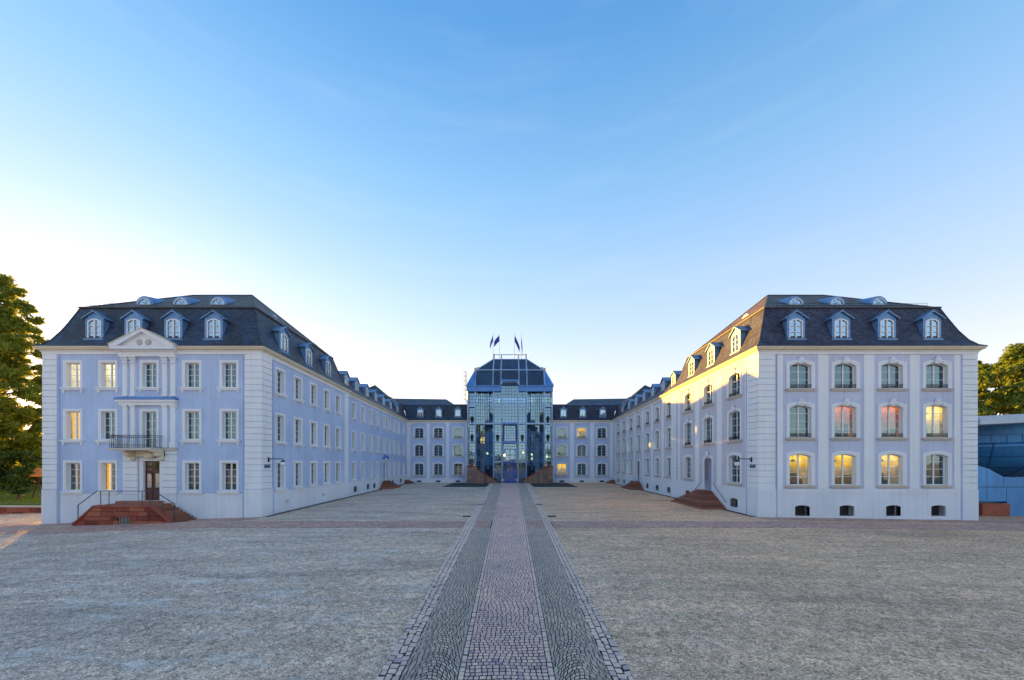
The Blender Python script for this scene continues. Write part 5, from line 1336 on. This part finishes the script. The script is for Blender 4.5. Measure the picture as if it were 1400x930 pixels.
# big chestnut at the left edge
bl = [B(-20, 400, 46, 34), B(-50, 440, 47, 50), B(8, 440, 46, 26), B(20, 465, 45, 22), B(-10, 480, 44, 34), B(36, 458, 46, 18), B(44, 486, 46, 13), B(-60, 520, 48, 60), B(-5, 530, 44, 32),
      B(22, 545, 44, 26), B(44, 530, 45, 18), B(2, 385, 46, 18), B(14, 420, 46, 24), B(28, 440, 46, 18), B(5, 505, 45, 26), B(30, 515, 47, 14), B(10, 570, 45, 28), B(36, 575, 46, 22), B(5, 610, 46, 26), B(38, 618, 47, 18), B(-25, 430, 47, 34), B(-90, 470, 50, 60), B(48, 440, 47, 10), B(54, 505, 48, 12), B(56, 530, 47, 13), B(50, 580, 47, 16), B(58, 620, 49, 14), B(40, 640, 48, 16), B(20, 400, 46, 14), B(30, 420, 46, 12), B(12, 490, 46, 20), B(28, 600, 45, 22), B(62, 545, 48, 12), B(62, 590, 49, 14), B(-100, 560, 50, 70), B(-20, 590, 44, 46), B(25, 592, 45, 26), B(52, 560, 46, 16), B(52, 600, 48, 15), B(-60, 620, 46, 44), B(66, 520, 48, 16), B(70, 570, 49, 18)]
tree('big leafy chestnut tree at the left edge with the sunset glowing through its crown', (-72.5, 47.5, -1.1), bl, 100000, .21, 'leaf', .55, 3, limbs=18, flat=.6, sub=10)
bl = [B(8, 648, 43, 26), B(-22, 640, 43, 26), B(26, 668, 43, 12), B(14, 625, 43, 20), B(34, 640, 43, 10)]
tree('small dark green tree with thin leaning trunk under the big chestnut', (PX(20, 43)+.2, 43, -1.0), bl, 9000, .20, 'leafdark', .16, 5, limbs=7)
# right hand trees behind the blue hall
rt = [([B(1350, 520, 85, 26), B(1372, 510, 88, 24), B(1340, 560, 85, 24), B(1365, 556, 85, 30), B(1385, 535, 86, 22)], 'olive green tree just beyond the right pavilion roof edge', 4),
      ([B(1400, 500, 84, 24), B(1415, 478, 84, 22), B(1395, 545, 82, 24), B(1430, 520, 84, 34), B(1420, 560, 84, 30)], 'tall olive green tree at the right edge above the blue museum hall', 6),
      ([B(1310, 535, 96, 30), B(1330, 510, 96, 14), B(1290, 560, 96, 30)], 'dark tree partly hidden behind the right pavilion corner', 8)]
for bl, lb, sd_ in rt:
    x, y = bl[0][0], bl[0][1]; tree(lb, (x, y, gz(x)), bl, 26000, .36, 'leaf2', .6, sd_, 'trees behind the blue museum hall', limbs=6, flat=.75, sub=12)

# raised lawn with retaining wall at the left
mb = MB(); mb.add([(-140, 41.0, .06), (-41, 39.2, .06), (-41, 170, .5), (-140, 170, .5)], [(0, 1, 2, 3)]); tag(part('lawn', mb, None, I4, 'lawn'), kind='structure')
rg = np.random.default_rng(4); n = 42000; gx = rg.uniform(-100, -43, n); gy = 40.2+(rg.random(n)**1.6)*50; gzv = .06+(gy-40)*.0034
hgt = rg.uniform(.06, .16, n); an = rg.uniform(0, np.pi, n); dx = np.cos(an)*.05; dy = np.sin(an)*.05
V = np.stack([np.stack([gx-dx, gy-dy, gzv], 1), np.stack([gx+dx, gy+dy, gzv], 1), np.stack([gx+dx*.3+rg.uniform(-.04, .04, n), gy+dy*.3, gzv+hgt], 1), np.stack([gx-dx*.3, gy-dy*.3, gzv+hgt*.9], 1)], 1).reshape(-1, 3)
M['grass'] = leaf('lawn_grass', (.10, .16, .02), (.16, .22, .03), (.22, .26, .04), .3)
tag(_link(bpy.data.objects.new('grass', mesh_quads('grass', V, 'grass')), None, I4), kind='stuff')
P = thing('retaining_wall', (-60, 40, -1.1), 'low red sandstone retaining wall with pale coping at the lawn edge', 'wall')
nb = 34; a0, a1 = Vector((-84, 40.6)), Vector((-41, 38.9)); dv = (a1-a0)/nb; fr0 = frame(a0.x, a0.y, a1.x-a0.x, a1.y-a0.y); bl_ = (a1-a0).length/nb
for r_ in range(2):
    for k in range(nb): part('stone_block', cached('rwb', lambda: MB().box(.012, bl_-.012, 0, .4, 0, .47).mesh('stone_block', 'redstone')), P, fr0 @ T(bl_*(k+(.5 if r_ else 0)), random.uniform(-.02, .02), -1.32+r_*.49))
part('coping', MB().box(-.2, bl_*(nb+.5), -.08, .5, -.33, -.14), P, fr0, 'sill')
part('coping_bank', MB().box(-.2, bl_*nb, .2, 1.2, -.5, .05), P, fr0, 'lawn')
tag(part('footpath_kerb', MB().box(0, (a1-a0).length, -1.3, -1.1, -1.4, -1.06), None, fr0, 'redstone'), 'long low red stone kerb in front of the retaining wall on the left', 'kerb')
# parasols
for i, (px, Y, s_, lb) in enumerate(((52, 46, 1.0, 'orange canvas parasol on crossed wooden legs standing on the lawn'), (-22, 52, 1.0, 'second orange parasol further left, mostly hidden by tree leaves'))):
    x = PX(px, Y); z0 = .1; P = thing('parasol', (x, Y, z0), lb, 'parasol', 'orange parasols on the lawn')
    mb = MB(); n = 8; top = 3.85; vs = [(x, Y, top)]; hgt2 = 3.0
    for k in range(n): t = 2*math.pi*(k+.5)/n; vs.append((x+2.1*math.cos(t), Y+2.1*math.sin(t), hgt2))
    for k in range(n): t = 2*math.pi*(k+.5)/n; vs.append((x+2.1*math.cos(t), Y+2.1*math.sin(t), hgt2-.25))
    mb.add(vs, [(0, 1+k, 1+(k+1) % n) for k in range(n)]+[(1+k, 1+n+k, 1+n+(k+1) % n, 1+(k+1) % n) for k in range(n)])
    part('canopy', mb, P, I4, 'parasol')
    lg = MB()
    for dx_ in (-.6, .6): lg.tube([(x+dx_, Y-.1, z0), (x-dx_*.15, Y, 2.6)], .07, 6)
    lg.tube([(x, Y, 1.9), (x, Y, top)], .05, 6); lg.box(x-.25, x+.25, Y-.15, Y+.1, 2.1, 2.5)
    part('trestle', lg, P, I4, 'bark')
# hedge / far trees beyond the lawn
for i, (px, py, Y, r_) in enumerate(((30, 640, 95, 16), (55, 636, 90, 14), (5, 636, 92, 16), (70, 620, 100, 24), (-30, 625, 95, 26))):
    lbs = ['low dark round tree far beyond the lawn, below the sun gap', 'dark round tree beyond the lawn next to the pavilion edge', 'dark tree beyond the lawn at the very left edge', 'larger dark tree hidden beyond the left pavilion', 'far tree beyond the lawn left of the frame edge']
    tree(lbs[i], (PX(px, Y), Y, .3), [B(px, py, Y, r_), B(px-8, py+6, Y+2, r_*.7), B(px+8, py-6, Y-2, r_*.7)], 2500, .5, 'leafdark', .3, 20+i, 'trees beyond the lawn', limbs=4, sub=6)
# the wood across the square, behind the camera: mirrored in the panes, with sun screens added at the left
rg = np.random.default_rng(9); cl = []
for k in range(70): x = -110+k*3.2+rg.uniform(-1, 1); h = rg.uniform(6, 11)+3*math.sin(k*.5); cl.append((x, -55+rg.uniform(-4, 4), h*.45, 3.6)); cl.append((x, -55, h*.85, 2.6))
for k in range(34):  # unseen leaf rows at the left, added to block low sun streaks
    x = -200+k*4.1
    if -88 < x < -62: continue
    cl.append((x, 52+rg.uniform(-5, 5), rg.uniform(5, 14), 5.2)); cl.append((x, 50, rg.uniform(3, 8), 4.5))
hc = [(rg.uniform(-94, -70), rg.uniform(56, 78), rg.uniform(1, 9), rg.uniform(1.2, 2.6)) for k in range(50)]
tag(_link(bpy.data.objects.new('shrubbery', mesh_quads('shrubbery', leaf_cloud(hc, 9500, .36, 12), 'leafdark')), None, I4), kind='stuff')  # leaf mass added to break up the low sun on the left ground
tag(_link(bpy.data.objects.new('wood', mesh_quads('wood', leaf_cloud(cl, 27000, .75, 3), 'leafdark')), None, I4), kind='stuff')

# ------------------------------------------------------------------ blue museum hall on the right
P = thing('museum_hall', (47, 34, -.4), 'blue metal-clad modern hall with round bowl-shaped front beside the right pavilion', 'building')
def panel(x0, x1, z0, z1, y=33.2, lean=0): 
    part('wall_panel', MB().prism([(x0+.02, z0+.02), (x1-.02, z0+.02), (x1-.02, z1-.02), (x0+.02, z1-.02)], y, y+.3), P, I4, 'museum')
X_ = lambda px: PX(px, 33.2); Z_ = lambda py: PZ(py, 33.2)
panel(X_(1326), X_(1349), Z_(686), Z_(666)); panel(X_(1349), X_(1376), Z_(686), Z_(666)); panel(X_(1376), X_(1410), Z_(707), Z_(666)); panel(X_(1410), X_(1460), Z_(707), Z_(666)); panel(X_(1460), X_(1520), Z_(707), Z_(666))
for a, b, ta, tb in ((1326, 1349, 634, 640), (1349, 1372, 640, 652), (1372, 1410, 652, 654), (1410, 1520, 654, 654)):
    part('wall_panel', MB().prism([(X_(a)+.02, Z_(665.6)), (X_(b)-.02, Z_(665.6)), (X_(b)-.02, Z_(tb)), (X_(a)+.02, Z_(ta))], 33.2, 33.6), P, I4, 'museum')
part('red_base_stone', MB().box(X_(1337), X_(1374.5), 32.9, 33.5, -.6, Z_(688)), P, I4, 'redstone')
part('inner_wall', MB().box(X_(1326), X_(1520), 33.62, 33.7, -1, Z_(655)), P, I4, 'museum')
part('hall_block', MB().box(42.5, 75, 39, 60, -1, 8.3), P, I4, 'museum')
cx, cy = 50.6, 40.6
prof = [(3.4, 3.0), (4.9, 3.35), (5.9, 4.0), (6.7, 4.9), (7.2, 5.8), (7.42, 6.3)]
for i, (a, b) in enumerate(zip(prof, prof[1:])): pass
bw = MB().lathe(prof, cx, cy, 48); part('bowl', bw, P, I4, 'museum', True)
part('bowl_band', MB().lathe([(7.42, 6.33), (7.5, 6.36), (7.5, 7.05), (7.42, 7.08)], cx, cy, 48), P, I4, 'museum')
part('bowl_band', MB().lathe([(7.42, 4.88), (6.78, 4.92), (6.78, 4.98), (6.6, 5.0)], cx, cy, 48), P, I4, 'museum') if False else None
sm = MB()
for k in range(16):
    t = 2*math.pi*(k+.3)/16; c_, s_ = math.cos(t), math.sin(t)
    sm.tube([(cx+(r+.02)*c_, cy+(r+.02)*s_, z) for r, z in prof], .03, 4)
for zz, rr in ((4.0, 5.93), (5.05, 6.8), (5.95, 7.27)):
    sm.tube([(cx+rr*math.cos(2*math.pi*k/48), cy+rr*math.sin(2*math.pi*k/48), zz) for k in range(49)], .022, 4)
for k in range(26):
    t = math.pi+math.pi*k/25; sm.tube([(cx+7.52*math.cos(t), cy+7.52*math.sin(t), 6.36), (cx+7.52*math.cos(t), cy+7.52*math.sin(t), 7.05)], .018, 4)
part('panel_seam', sm, P, I4, 'navy')
part('upper_wall', MB().lathe([(7.0, 7.08), (7.0, 8.3)], cx, cy, 40), P, I4, 'museum')
rf = MB(); A_ = [(40.5, 31.5, 7.75), (72, 31.5, 9.2), (72, 62, 9.2), (40.5, 62, 7.75)]
rf.add([(x, y, z) for x, y, z in A_]+[(x, y, z+.55) for x, y, z in A_], [(3, 2, 1, 0), (4, 5, 6, 7), (0, 1, 5, 4), (1, 2, 6, 5), (2, 3, 7, 6), (3, 0, 4, 7)])
part('canopy_roof', rf, P, I4, 'museumroof')
rf = MB(); A_ = [(41, 33.5, 8.35), (72, 33.5, 9.9), (72, 62, 9.9), (41, 62, 8.35)]
rf.add([(x, y, z) for x, y, z in A_]+[(x, y, z+.28) for x, y, z in A_], [(3, 2, 1, 0), (4, 5, 6, 7), (0, 1, 5, 4), (1, 2, 6, 5), (2, 3, 7, 6), (3, 0, 4, 7)])
part('upper_roof', rf, P, I4, 'museumroof')
